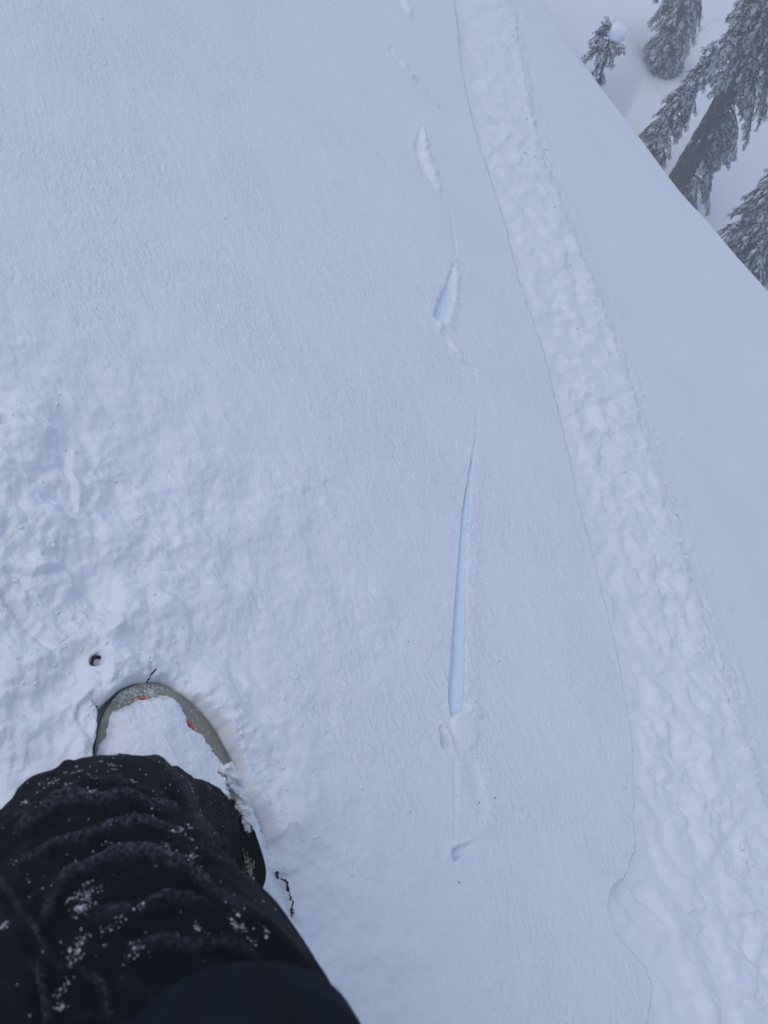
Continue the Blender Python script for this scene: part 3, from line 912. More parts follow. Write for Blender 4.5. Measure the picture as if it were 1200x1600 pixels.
# ------------------------------------------------------------------ snowboard
def board_pt(s, w, h):
    b = BOARD_TIP + bdir * s + bside * w
    return P3(b[0], b[1], h)
def board_z(s):
    return -0.026 + 0.014 * max(0, 1 - s / 0.24) ** 2 - 0.012 * ss(0.3, 0.6, np.array(s))
def build_board():
    root = empty('snowboard', tuple(board_pt(0.4, 0, -0.05)), 'grey-green snowboard half buried in snow, its rounded nose uncovered', 'snowboard')
    S_ = np.concatenate((0.20 * (1 - np.cos(np.linspace(0, math.pi / 2, 26))) ** 1.0, np.linspace(0.22, 1.34, 50), 1.56 - 0.20 * (1 - np.cos(np.linspace(math.pi / 2, 0, 26)))))
    def slab(name, inset, z0, z1, m, bev=0.0015):
        V = []; K = 14
        for s in S_:
            hw = max(0.0005, float(board_half(s)) - inset)
            s2 = min(max(s, inset), 1.56 - inset)
            zb = float(board_z(s))
            for k in range(K + 1):
                w = hw * (2 * k / K - 1)
                e = bev if k in (0, K) else 0
                V.append(board_pt(s2, w, zb + z1 - e))
            for k in range(K + 1):
                w = hw * (2 * k / K - 1)
                V.append(board_pt(s2, w, zb + z0))
        n = len(S_); W = 2 * (K + 1); Fc = []
        for i in range(n - 1):
            for k in range(K):
                Fc.append((i * W + k, i * W + k + 1, (i + 1) * W + k + 1, (i + 1) * W + k))
                Fc.append((i * W + K + 1 + k, (i + 1) * W + K + 1 + k, (i + 1) * W + K + 2 + k, i * W + K + 2 + k))
            Fc.append((i * W, (i + 1) * W, (i + 1) * W + K + 1, i * W + K + 1))
            Fc.append((i * W + K, i * W + 2 * K + 1, (i + 1) * W + 2 * K + 1, (i + 1) * W + K))
        return mesh_obj(name, V, Fc, m, root)
    slab('deck', 0.0022, -0.004, 0.0, M_BOARD)
    slab('steel_edge', 0.0, -0.0075, -0.0042, M_EDGE)
    # printed marks on the deck, lying on it as thin ink films
    def mark(x, y, ang, l, w, m, nm, lift):
        c = pq(x, y, -0.03); r = c - BOARD_TIP
        s0 = r.dot(bdir); w0 = r.dot(bside)
        V = []; n = 12
        ca, sa = math.cos(ang), math.sin(ang)
        for i in range(n + 1):
            t = i / n * 2 - 1
            for sg in (-1, 1):
                a = l * t; b = sg * w * (1 - t * t) ** 0.7 + 0.15 * l * t * t
                s = s0 + a * ca - b * sa; ww = w0 + a * sa + b * ca
                V.append(board_pt(s, ww, float(board_z(s)) + lift))
        Fc = [(2 * i, 2 * i + 1, 2 * i + 3, 2 * i + 2) for i in range(n)]
        return mesh_obj(nm, V, Fc, m, root)
    mark(217, 1096, 1.30, 0.013, 0.0035, M_RED, 'red_mark', 0.0006)
    mark(217, 1097, 1.30, 0.006, 0.0014, M_BLK, 'black_mark', 0.0010)
    mark(295, 1137, 0.32, 0.014, 0.0050, M_RED, 'red_mark', 0.0006)
    mark(293, 1137, 0.32, 0.010, 0.0022, M_BLK, 'black_mark', 0.0010)
    return root
board = build_board()

# powder heaped on the deck
def board_snow():
    n1, n2 = 300, 200
    s = np.linspace(0.0, 0.52, n1)[:, None] * np.ones((1, n2)); w = np.linspace(-0.15, 0.15, n2)[None, :] * np.ones((n1, 1))
    hw = board_half(s)
    # bare rim: narrow on the left, broad on the right and at the nose
    bp = BOARD_TIP[0] + bdir[0] * s + bside[0] * w; bq = BOARD_TIP[1] + bdir[1] * s + bside[1] * w
    nose = 1 - ss(0.05, 0.10, s)
    d_edge = np.where(s < 0.2, hw - np.abs(w), hw - np.abs(w))
    rimR = 0.012 + 0.017 * ss(0.02, 0.09, s) * (1 - ss(0.16, 0.26, s)); rimL = 0.018 * (1 - ss(0.05, 0.11, s)) + 0.002
    rim = np.where(w > 0, rimR, rimL) * (1 - ss(0.22, 0.28, s))
    shape = (hw - np.abs(w) - rim) * 0.9
    front = s - 0.031 - 0.012 * ss(0.0, 0.07, w)
    shape = np.minimum(shape, front)
    mk = pq(294, 1137, -0.03)
    shape = shape - 0.024 * np.exp(-((bp - mk[0]) ** 2 + (bq - mk[1]) ** 2) / 0.016 ** 2)
    shape = shape + 0.0045 * fbm(bp * 60, bq * 60, 4, 301, 0.6)
    z = np.array([[float(board_z(x))] for x in s[:, 0]]) * np.ones((1, n2))
    dome = 0.004 + 0.050 * np.sqrt(np.clip(shape / 0.12, 0, 1)) + 0.004 * fbm(bp * 12, bq * 12, 3, 303) * ss(0, 0.03, shape) + 0.0005 * fbm(bp * 70, bq * 70, 2, 305)
    hgt = np.where(shape > 0, z + dome * ss(0.0, 0.012, shape) + 0.0004, z - 0.004)
    P = FOOT + bp[..., None] * E1 + bq[..., None] * E2 + hgt[..., None] * NRM
    keep = shape > -0.004
    i = np.arange(n1 - 1)[:, None] * n2; j = np.arange(n2 - 1)[None, :]
    Fq = np.stack((i + j, i + n2 + j, i + n2 + j + 1, i + j + 1), -1).reshape(-1, 4)
    kk = keep.ravel()
    Fq = Fq[kk[Fq].all(1)]
    used, inv = np.unique(Fq.ravel(), return_inverse=True)
    o = mesh_obj('powder_heap', P.reshape(-1, 3)[used], inv.reshape(-1, 4), M_LOOSE)
    tag(o, 'heap of fresh powder snow lying on the nose of the snowboard', 'snow heap')
board_snow()

def grains(name, pts, radii, label=None, cat=None, parent=None, m=None, flat=None):
    """many tiny eight-faced snow grains in one mesh"""
    O = np.array([(1, 0, 0), (-1, 0, 0), (0, 1, 0), (0, -1, 0), (0, 0, 1), (0, 0, -1)], float)
    Fo = np.array([(0, 2, 4), (2, 1, 4), (1, 3, 4), (3, 0, 4), (2, 0, 5), (1, 2, 5), (3, 1, 5), (0, 3, 5)])
    pts = np.asarray(pts); n = len(pts)
    a = rng.uniform(0, 2 * math.pi, n)
    c, s_ = np.cos(a), np.sin(a)
    Vv = O[None, :, :] * (np.asarray(radii)[:, None, None]) * rng.uniform(0.6, 1.3, (n, 6, 1))
    X = Vv[..., 0] * c[:, None] - Vv[..., 1] * s_[:, None]; Y = Vv[..., 0] * s_[:, None] + Vv[..., 1] * c[:, None]
    Vv = np.stack((X, Y, Vv[..., 2]), -1) + pts[:, None, :]
    Fc = (Fo[None] + (np.arange(n) * 6)[:, None, None]).reshape(-1, 3)
    o = mesh_obj(name, Vv.reshape(-1, 3), Fc, m or M_FLAKE, parent)
    tag(o, label, cat, kind='stuff')
    return o
# loose grains on the bare rim of the board
pts, rad = [], []
for (x, y, sx, sy, n) in ((205, 1082, 18, 6, 420), (185, 1092, 10, 8, 160), (235, 1080, 9, 6, 110), (236, 1086, 4, 4, 60), (270, 1105, 25, 14, 60), (315, 1150, 12, 18, 40), (300, 1135, 12, 10, 30)):
    for _ in range(n):
        a, b = random.gauss(x, sx), random.gauss(y, sy)
        c = pq(a, b, -0.02); r = c - BOARD_TIP; s0 = r.dot(bdir); w0 = r.dot(bside)
        if s0 < 0.004 or abs(w0) > float(board_half(s0)) - 0.002: continue
        pts.append(board_pt(s0, w0, float(board_z(s0)) + 0.0006)); rad.append(random.choice((0.0006, 0.0009, 0.0013)))
grains('loose_grains', pts, rad)

# ------------------------------------------------------------------ rider
person = empty('person', tuple(campt(350, 1340, 1.30)), 'rider in black snow trousers, seen from above with one knee bent', 'person')

def loft(name, path, radii, material, parent, nseg=160, nring=220, folds=None, ell=None, cap=True, smooth=True):
    """tube through 3-D points with per-point radius, Catmull-Rom, parallel transport frames"""
    path = np.asarray(path, float); radii = np.asarray(radii, float)
    n = len(path)
    def cr(A, u):
        i = int(min(max(math.floor(u), 0), n - 2)); f = u - i
        g = lambda k: A[min(max(k, 0), n - 1)]
        a, b, c, d = g(i - 1), g(i), g(i + 1), g(i + 2)
        return 0.5 * ((2 * b) + (-a + c) * f + (2 * a - 5 * b + 4 * c - d) * f * f + (-a + 3 * b - 3 * c + d) * f ** 3)
    us = np.linspace(0, n - 1, nring)
    C = np.array([cr(path, u) for u in us]); Rr = np.array([cr(radii, u) for u in us])
    Tn = np.gradient(C, axis=0); Tn /= np.linalg.norm(Tn, axis=1)[:, None]
    a = np.cross(Tn[0], R[:, 2]); a = nrm(a)
    frames = []
    for i in range(nring):
        a = a - Tn[i] * a.dot(Tn[i]); a = nrm(a)
        frames.append((a, np.cross(Tn[i], a)))
    A = np.array([f[0] for f in frames]); B = np.array([f[1] for f in frames])
    th = np.linspace(0, 2 * math.pi, nseg, endpoint=False)
    arc = np.concatenate(([0], np.cumsum(np.linalg.norm(np.diff(C, axis=0), axis=1))))
    D = A[:, None, :] * np.cos(th)[None, :, None] + B[:, None, :] * np.sin(th)[None, :, None]
    rad = Rr[:, None] * np.ones((1, nseg))
    if ell is not None:
        rad = rad * ell(D, arc[:, None] * np.ones((1, nseg)), us[:, None] * np.ones((1, nseg)))
    P = C[:, None, :] + D * rad[..., None]
    if folds is not None:
        P = P + D * folds(P, arc[:, None] * np.ones((1, nseg)), th[None, :] * np.ones((nring, 1)), us[:, None] * np.ones((1, nseg)))[..., None]
    V = P.reshape(-1, 3)
    i = np.arange(nring - 1)[:, None] * nseg; j = np.arange(nseg)[None, :]; jn = (j + 1) % nseg
    Fq = np.stack((i + j, i + jn, i + nseg + jn, i + nseg + j), -1).reshape(-1, 4)
    if cap:
        V = np.vstack((V, C[0], C[-1])); k0 = len(V) - 2; k1 = len(V) - 1
        c0 = [(k0, (jj + 2) % nseg, (jj + 1) % nseg, jj) for jj in range(0, nseg, 2)]
        b = (nring - 1) * nseg
        c1 = [(k1, b + jj, b + (jj + 1) % nseg, b + (jj + 2) % nseg) for jj in range(0, nseg, 2)]
        Fq = np.vstack((Fq, np.array(c0), np.array(c1)))
    o = mesh_obj(name, V, Fq, material, parent, smooth)
    return o, P, D

HIP = CAM + R @ np.array((-0.10, -0.50, -0.42))
def leg_folds(seed, amp=1.0):
    def f(P, arc, th, us):
        x = arc; cs = np.cos(th) * 0.9; sn = np.sin(th) * 0.9
        warp = 0.045 * fbm(cs * 1.3 + seed, sn * 1.3 + x * 2, 2, seed) + 0.02 * fbm(cs * 3, x * 9 + sn, 2, seed + 3)
        ph = (x + warp) * 2 * math.pi / 0.085
        ridge = (0.5 + 0.5 * np.sin(ph + 1.4 * np.sin(th * 1.0 + seed))) ** 2.6
        mask = 0.35 + 0.65 * ss(-0.1, 0.5, fbm(cs * 1.7 + 4, x * 6 + sn * 1.7, 2, seed + 7))
        big = 0.007 * fbm(cs * 1.2, x * 7 + sn * 1.2, 3, seed + 11)
        crease = -np.abs(fbm(cs * 2.2 + 9, x * 11 + sn * 2.2, 3, seed + 15)) * 0.008
        return amp * (0.009 * ridge * mask + 0.6 * big + crease)
    return f
# front leg: hip -> thigh -> knee -> shin -> boot
leg_path = [HIP + (HIP - campt(240, 1620, 0.60)) * 0.15, HIP, campt(240, 1720, 0.54), campt(182, 1560, 0.63), campt(142, 1450, 0.72), campt(148, 1380, 0.81), campt(186, 1332, 0.91),
            campt(236, 1322, 1.02), campt(270, 1332, 1.13), campt(285, 1342, 1.24)]
leg_rad = [0.145, 0.155, 0.140, 0.135, 0.132, 0.127, 0.113, 0.104, 0.102, 0.095]
_kp = campt(238, 1172, 0.86)
def front_folds(P, arc, th, us):
    d = np.linalg.norm(P - _kp, axis=-1)
    base = leg_folds(2)(P, arc, th, us) * (1 - 0.8 * np.exp(-(d / 0.06) ** 2)) + 0.022 * np.exp(-d / 0.030)
    Rl = (P - CAM) @ R
    X = 600 + F_PX * Rl[..., 0] / np.maximum(-Rl[..., 2], 0.1); Y = 800 - F_PX * Rl[..., 1] / np.maximum(-Rl[..., 2], 0.1)
    sh = X.shape; X = X.ravel(); Y = Y.ravel()
    wob = 13 * perlin(X / 75, Y / 60, 501) + 3 * perlin(X / 13, Y / 13, 503)
    add = np.zeros(X.size)
    for pts, hh in (([(30, 1290), (70, 1262), (130, 1252), (200, 1256), (265, 1262), (315, 1285), (350, 1322)], 0.0075),
                    ([(20, 1345), (80, 1318), (150, 1300), (220, 1292), (280, 1290), (330, 1310)], 0.0055),
                    ([(40, 1400), (110, 1362), (170, 1340), (240, 1330), (290, 1345), (350, 1392), (385, 1425)], 0.0065),
                    ([(150, 1432), (215, 1412), (290, 1405), (350, 1415)], 0.0045), ([(-10, 1362), (18, 1390), (40, 1425), (62, 1470), (95, 1520)], 0.0035),
                    ([(52, 1452), (80, 1400), (120, 1362)], 0.005), ([(70, 1600), (60, 1540), (50, 1470)], 0.005), ([(20, 1290), (60, 1250)], 0.004),
                    ([(225, 1180), (280, 1222), (320, 1275), (348, 1330)], 0.005), ([(270, 1222), (300, 1262), (320, 1330)], 0.005), ([(110, 1230), (190, 1225), (250, 1235)], 0.004),
                    ([(180, 1475), (260, 1462), (340, 1468), (400, 1490)], 0.004), ([(120, 1500), (160, 1545), (175, 1590)], 0.004)):
        pp = np.array(pts, float)
        dd, sg, tt, _ = poly_sd(X, Y + wob, pp)
        L_ = tt.max(); tap = np.clip(np.sin(np.clip(tt / L_, 0.02, 0.98) * math.pi), 0, 1) ** 0.6
        sgn = np.where(sg > 0, 1.0, -1.0)
        add += tap * hh * (np.exp(-(dd / 7.0) ** 2) * 1.3 - 0.9 * np.exp(-((dd * sgn - 16) / 9.0) ** 2) - 0.9 * np.exp(-((dd * sgn + 18) / 10.0) ** 2))
    global FROST
    FROST = (np.clip(add / 0.006, 0, 1) * 0.9 + 0.10 * ss(0.0, 0.6, perlin(X / 55, Y / 40, 505))).astype(np.float32)
    return base * 0.75 + 1.15 * add.reshape(sh)
leg, LP_, LD_ = loft('trousers', leg_path, leg_rad, M_FAB, person, 420, 560, front_folds)
leg.data.materials[0] = M_FROST
_fa = leg.data.attributes.new('frost', 'FLOAT', 'POINT')
_fr = np.zeros(len(leg.data.vertices), dtype=np.float32); _fr[:len(FROST)] = FROST
_fa.data.foreach_set('value', _fr)
leg['label'] = 'front trouser leg, bent at the knee and flecked with snow'
# rear leg, below the frame, standing further along the board
rb = board_pt(0.98, 0, 0.05)
rk = campt(560, 1830, 0.84)
hip2 = HIP + R @ np.array((0.10, -0.02, -0.02))
loft('trousers', [hip2 + np.array((0, 0, 0.05)), hip2, (hip2 + rk) / 2, rk, (rk + rb) / 2 + np.array((0, 0, 0.03)), rb + NRM * 0.04], [0.14, 0.15, 0.13, 0.105, 0.10, 0.095], M_FAB, person, 80, 100, leg_folds(6, 0.7))

# jacket: hem ring round the hips, body rising behind the camera
UPW = np.array((0, 0, 1.0))
front = R @ np.array((-0.77, 0.60, -0.17)); front[2] = 0; front = nrm(front)
side = nrm(np.cross(UPW, front))
if (R.T @ side)[1] < 0: side = -side
def jacket():
    rings = [(0.03, 0.228, 0.154), (0.040, 0.237, 0.163), (0.06, 0.235, 0.160), (0.10, 0.222, 0.152), (0.15, 0.185, 0.165), (0.22, 0.18, 0.155), (0.32, 0.185, 0.15), (0.42, 0.17, 0.13), (0.50, 0.10, 0.09), (0.54, 0.065, 0.065)]
    nseg = 200
    zs = np.linspace(0, len(rings) - 1, 130)
    rg = np.array(rings)
    th = np.linspace(0, 2 * math.pi, nseg, endpoint=False)
    V = []
    back = -front * 0.02
    for u in zs:
        i = min(int(u), len(rings) - 2); f = u - i
        z, a, b = rg[i] * (1 - f) + rg[i + 1] * f
        c = HIP + UPW * z + front * (0.057 - 0.42 * max(0, z - 0.03)) - side * 0.045
        for t in th:
            wob = 0.010 * math.sin(3 * t + 8 * z) + 0.006 * math.sin(7 * t - 11 * z)
            n1 = 0.012 * float(perlin(np.array([math.cos(t) * 2 + 3]), np.array([math.sin(t) * 2 + z * 7]), 401)[0])
            low = 0.012 * math.sin(2 * t + 0.6) + 0.008 * math.sin(5 * t)
            V.append(c + side * math.cos(t) * (a + wob + n1) + front * math.sin(t) * (b + wob + n1) + UPW * (low * max(0, 1 - (z - 0.03) / 0.12)))
    V = np.array(V); nr = len(zs)
    # inner lining turned up inside the hem
    inner = []
    for k, dz in ((0, 0.004), (1, 0.06), (2, 0.14)):
        base = V[:nseg].copy(); cc = base.mean(0)
        inn = cc + (base - cc) * (0.975 - 0.06 * k) + UPW * dz
        inner.append(inn)
    Vn = np.vstack([V] + inner)
    i = np.arange(nr - 1)[:, None] * nseg; j = np.arange(nseg)[None, :]; jn = (j + 1) % nseg
    Fq = [np.stack((i + j, i + jn, i + nseg + jn, i + nseg + j), -1).reshape(-1, 4)]
    o0 = nr * nseg; j = np.arange(nseg); jn = (j + 1) % nseg
    Fq.append(np.stack((jn, j, o0 + j, o0 + jn), -1))
    for k in range(2):
        a = o0 + k * nseg; b = a + nseg
        Fq.append(np.stack((a + jn, a + j, b + j, b + jn), -1))
    o = mesh_obj('jacket', Vn, np.vstack(Fq), M_JACKET, person)
    # stitched hem cord
    hem = V[:nseg:4] - UPW * 0.001
    loft('hem', list(hem) + [hem[0]], [0.0052] * (len(hem) + 1), M_JACKET, o, 10, 300, cap=False)
    # pocket flap corner that sticks out on the right
    return o
jk = jacket()

# boot and binding
def bp3(s, w, h): return board_pt(s, w, h)
Bc = pq(281, 1366, 0.04) - BOARD_TIP
BS, BWd = Bc.dot(bdir), Bc.dot(bside)
def boot(s0, w0, name_lab):
    """bulky boot, long axis nearly along the visible edge"""
    ax = nrm(pq(418, 1400, 0.05) - pq(366, 1225, 0.05))
    sd_ = np.array((-ax[1], ax[0]))
    if sd_.dot(bside) < 0: sd_ = -sd_
    c0 = BOARD_TIP + bdir * s0 + bside * w0
    levels = [(-0.03, 0.118, 0.050, 0.0), (-0.022, 0.124, 0.056, 0.0), (0.00, 0.125, 0.057, 0.0), (0.004, 0.120, 0.052, 0.0), (0.03, 0.120, 0.054, 0.0), (0.06, 0.112, 0.055, 0.004), (0.09, 0.098, 0.055, 0.008), (0.13, 0.085, 0.057, 0.0), (0.20, 0.082, 0.062, -0.02), (0.25, 0.080, 0.062, -0.03)]
    lv = np.array(levels); V = []; nseg = 72; zs = np.linspace(0, len(lv) - 1, 60)
    for u in zs:
        i = min(int(u), len(lv) - 2); f = u - i
        h, a, b, off = lv[i] * (1 - f) + lv[i + 1] * f
        for k in range(nseg):
            t = 2 * math.pi * k / nseg
            e = 2.6
            cx = math.copysign(abs(math.cos(t)) ** (2 / e), math.cos(t)); sx = math.copysign(abs(math.sin(t)) ** (2 / e), math.sin(t))
            nz = 1 + 0.03 * math.sin(5 * t + h * 60) * (h > 0.02)
            P = c0 + ax * (a * cx * nz) + sd_ * (b * sx * nz + off)
            V.append(P3(P[0], P[1], h))
    V = np.array(V); n = len(zs)
    i = np.arange(n - 1)[:, None] * nseg; j = np.arange(nseg)[None, :]; jn = (j + 1) % nseg
    Fq = np.stack((i + j, i + jn, i + nseg + jn, i + nseg + j), -1).reshape(-1, 4)
    return mesh_obj('boot', V, Fq, M_RUB, person)
boot(BS, BWd, '')
boot(0.98, 0.0, '')

def binding():
    ax = nrm(pq(418, 1400, 0.05) - pq(366, 1225, 0.05)); sd_ = np.array((-ax[1], ax[0]))
    if sd_.dot(bside) < 0: sd_ = -sd_
    c0 = BOARD_TIP + bdir * BS + bside * BWd
    root = empty('binding', tuple(P3(c0[0], c0[1], -0.03)), 'black strap binding holding the front boot to the snowboard', 'binding')
    def strap(name, pts, w, th):
        path = np.array([P3(*(c0 + ax * a + sd_ * b), h) for a, b, h in pts])
        n = len(path); V = []
        for i in range(n):
            d = nrm(path[min(i + 1, n - 1)] - path[max(i - 1, 0)])
            wd = ax[0] * E1 + ax[1] * E2; wd = nrm(wd - d * wd.dot(d)); up = np.cross(wd, d)
            for a, b in ((-w, -th), (w, -th), (w, th), (-w, th)):
                V.append(path[i] + wd * a + up * b)
        Fc = []
        for i in range(n - 1):
            for k in range(4):
                Fc.append((i * 4 + k, i * 4 + (k + 1) % 4, i * 4 + 4 + (k + 1) % 4, i * 4 + 4 + k))
        Fc += [(3, 2, 1, 0), (n * 4 - 4, n * 4 - 3, n * 4 - 2, n * 4 - 1)]
        o = mesh_obj(name, V, Fc, M_BIND, root, smooth=False)
        return o
    strap('base_plate', [(0, -0.062, -0.030), (0, 0.062, -0.030)], 0.115, 0.005)
    arc = lambda a, hh, ww: [(a, ww * math.cos(t), -0.02 + hh * math.sin(t)) for t in np.linspace(0, math.pi, 22)]
    strap('ankle_strap', arc(0.02, 0.150, 0.066), 0.020, 0.004)
    strap('toe_strap', arc(-0.092, 0.070, 0.064), 0.014, 0.004)
    for s_ in (-0.118, -0.112):
        pass
    strap('toe_ramp', [(-0.128, -0.03, -0.02), (-0.133, 0.01, -0.015), (-0.126, 0.05, -0.01), (-0.112, 0.068, -0.008)], 0.016, 0.007)
    strap('buckle', [(-0.10, 0.060, 0.012), (-0.10, 0.066, 0.030), (-0.10, 0.058, 0.045)], 0.018, 0.006)
binding()

def powder_strip():
    bo = [o for o in person.children if o.name == 'boot'][0]
    V = np.array([v.co for v in bo.data.vertices])
    Rel = (V - CAM) @ R
    X = 600 + F_PX * Rel[:, 0] / -Rel[:, 2]; Y = 800 - F_PX * Rel[:, 1] / -Rel[:, 2]
    path = []
    for x, y in ((350, 1200), (362, 1216), (372, 1236), (380, 1258), (386, 1280), (390, 1300)):
        d2 = (X - x) ** 2 + (Y - y) ** 2
        cand = np.where(d2 < max(60, d2.min() * 1.3))[0]
        z = -Rel[cand[np.argmin(-Rel[cand, 2])], 2]
        path.append(campt(x, y, z - 0.002))
    o, _, _ = loft('powder_strip', path, [0.008, 0.011, 0.010, 0.009, 0.006, 0.002], M_LOOSE, None, 40, 140,
                   folds=lambda P, a, t, u: 0.005 * fbm(P[..., 0] * 90 + P[..., 2] * 60, P[..., 1] * 90, 4, 77, 0.6))
    tag(o, 'narrow strip of powder snow lying along the black boot', 'snow strip')
powder_strip()
def boot_powder():
    pts, rad = [], []
    bo = [o for o in person.children if o.name == 'boot'][0]
    V = np.array([v.co for v in bo.data.vertices]) + np.array(bo.matrix_world.translation) * 0
    Rel = (V - CAM) @ R
    X = 600 + F_PX * Rel[:, 0] / -Rel[:, 2]; Y = 800 - F_PX * Rel[:, 1] / -Rel[:, 2]
    for (x0_, y0_, x1_, y1_, n, sp_) in ((350, 1200, 388, 1285, 150, 4), (372, 1215, 392, 1290, 120, 3), (370, 1300, 398, 1395, 70, 3.5), (382, 1270, 386, 1300, 50, 1.5), (388, 1345, 392, 1390, 40, 1.5), (340, 1205, 372, 1260, 70, 7)):
        for _ in range(n):
            t = random.random(); cx, cy = x0_ + (x1_ - x0_) * t + random.gauss(0, sp_), y0_ + (y1_ - y0_) * t + random.gauss(0, sp_)
            d2 = (X - cx) ** 2 + (Y - cy) ** 2
            cand = np.where(d2 < 16)[0]
            if not len(cand): continue
            j = cand[np.argmax((V[cand] - FOOT) @ NRM)]
            for k in range(random.randint(3, 12)):
                pts.append(V[j] + NRM * 0.001 + E1 * random.gauss(0, 0.0022) + E2 * random.gauss(0, 0.0022)); rad.append(random.choice((0.0006, 0.0009, 0.0013, 0.002)))
    grains('boot_powder', pts, rad)
boot_powder()

# powder stuck to the cloth
def cloth_flecks():
    pts, rad = [], []
    P = LP_; D = LD_
    nr, ns = P.shape[:2]
    Rel = (P.reshape(-1, 3) - CAM) @ R
    X = 600 + F_PX * Rel[:, 0] / -Rel[:, 2]; Y = 800 - F_PX * Rel[:, 1] / -Rel[:, 2]
    face = (D.reshape(-1, 3) * (CAM - P.reshape(-1, 3))).sum(1) > 0.02
    Pf = P.reshape(-1, 3); Df = D.reshape(-1, 3)
    idx = np.where(face & (X > -60) & (X < 620) & (Y > 1100) & (Y < 1680))[0]
    Xi, Yi = X[idx], Y[idx]
    spots = [(178, 1187, 14, 90), (110, 1205, 15, 60), (85, 1222, 12, 40), (205, 1222, 4, 14), (160, 1250, 16, 40), (168, 1252, 6, 30), (235, 1268, 16, 50), (285, 1285, 14, 50), (290, 1295, 18, 45), (298, 1325, 14, 60), (165, 1317, 4, 14), (146, 1334, 4, 14),
             (250, 1350, 4, 12), (122, 1400, 12, 70), (132, 1420, 8, 40), (120, 1412, 10, 40), (134, 1375, 6, 18), (8, 1444, 4, 22), (222, 1412, 8, 18), (190, 1440, 12, 30), (300, 1440, 10, 46), (375, 1440, 12, 50), (330, 1440, 12, 24),
             (120, 1478, 10, 34), (145, 1482, 6, 20), (215, 1482, 10, 50), (122, 1502, 9, 26), (270, 1450, 8, 20), (85, 1570, 12, 26), (410, 1470, 14, 24), (106, 1540, 3, 6), (60, 1260, 20, 30), (45, 1235, 14, 22), (20, 1255, 12, 16)]
    for (x, y, s, n) in spots:
        for sub in range(max(1, n // 11)):
            cx, cy = random.gauss(x, s * 0.75), random.gauss(y, s * 0.65)
            j = idx[np.argmin((Xi - cx) ** 2 + (Yi - cy) ** 2)]
            c = Pf[j]; dn = Df[j]
            ta = nrm(np.cross(dn, (0.2, 0.5, 1))); tb = np.cross(dn, ta)
            sp_ = random.uniform(0.0012, 0.0040)
            for k in range(random.randint(6, 34)):
                a, b = random.gauss(0, sp_), random.gauss(0, sp_)
                pts.append(c + ta * a + tb * b + dn * 0.0004); rad.append(min(0.0012, 0.00026 * math.exp(random.gauss(0, 0.55))))
    for _ in range(900):
        j = random.choice(list(idx[:: max(1, len(idx) // 4000)]))
        c = Pf[j] + Df[j] * 0.0004
        pts.append(c + np.array([random.gauss(0, 0.002) for _ in range(3)]) * 0.3); rad.append(random.choice((0.00025, 0.0003, 0.0004, 0.0006)))
    grains('powder_flecks', pts, rad)
cloth_flecks()

# ------------------------------------------------------------------ dark strips put in for the darkness of cracks and holes
def gap_shade(pts, r, label, level=None):
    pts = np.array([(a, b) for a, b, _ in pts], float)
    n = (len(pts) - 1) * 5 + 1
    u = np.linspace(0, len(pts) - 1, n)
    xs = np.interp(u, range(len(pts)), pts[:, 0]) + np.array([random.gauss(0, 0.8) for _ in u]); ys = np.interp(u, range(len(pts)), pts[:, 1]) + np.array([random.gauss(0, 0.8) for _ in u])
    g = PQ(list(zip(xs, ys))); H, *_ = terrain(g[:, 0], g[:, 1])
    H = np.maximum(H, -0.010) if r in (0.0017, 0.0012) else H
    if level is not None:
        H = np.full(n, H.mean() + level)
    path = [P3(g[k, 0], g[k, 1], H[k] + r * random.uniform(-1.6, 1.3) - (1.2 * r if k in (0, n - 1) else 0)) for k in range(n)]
    o, _, _ = loft('gap_shade', path, [r * (0.7 + 0.6 * random.random()) for _ in path], M_GAP, None, 8, 120,
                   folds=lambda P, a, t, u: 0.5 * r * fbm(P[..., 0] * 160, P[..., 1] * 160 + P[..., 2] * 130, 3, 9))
    tag(o, label, 'gap_shade', 'dark strips standing in for shaded gaps in the snow')
gap_shade([(147, 1044, -0.016), (144, 1040, -0.010), (142, 1035, -0.008), (145, 1029, -0.007), (151, 1026, -0.009), (158, 1027, -0.012), (162, 1031, -0.020)], 0.0024, 'dark curved strip standing in for the darkness of a small hole above the snowboard nose', 0.003)
gap_shade([(239, 1072, -0.015), (237, 1066, -0.002), (233, 1060, 0.001), (236, 1055, -0.003), (240, 1047, -0.010)], 0.0014, 'short dark strip standing in for a shaded gap touching the nose of the snowboard')
gap_shade([(150, 1101, -0.012), (156, 1108, -0.006), (160, 1119, -0.010)], 0.0014, 'thin dark strip standing in for a shaded gap at the left edge of the snowboard')
gap_shade([(-8, 655, -0.02), (-1, 659, -0.006), (3, 664, -0.014)], 0.004, 'dark strip standing in for a shaded hole at the left edge of the photo')
gap_shade([(424, 1376, 0), (430, 1369, 0), (434, 1362, 0), (438, 1370, 0), (444, 1376, 0), (448, 1384, 0), (451, 1392, 0), (453, 1400, 0), (456, 1406, 0)], 0.0017, 'longest dark strip standing in for the shade in the crack right of the black boot')
gap_shade([(457, 1405, -0.014), (460, 1410, -0.004), (458, 1418, -0.006), (461, 1425, -0.004), (459, 1431, -0.014)], 0.0012, 'short dark strip standing in for a shaded gap below the crack beside the boot')

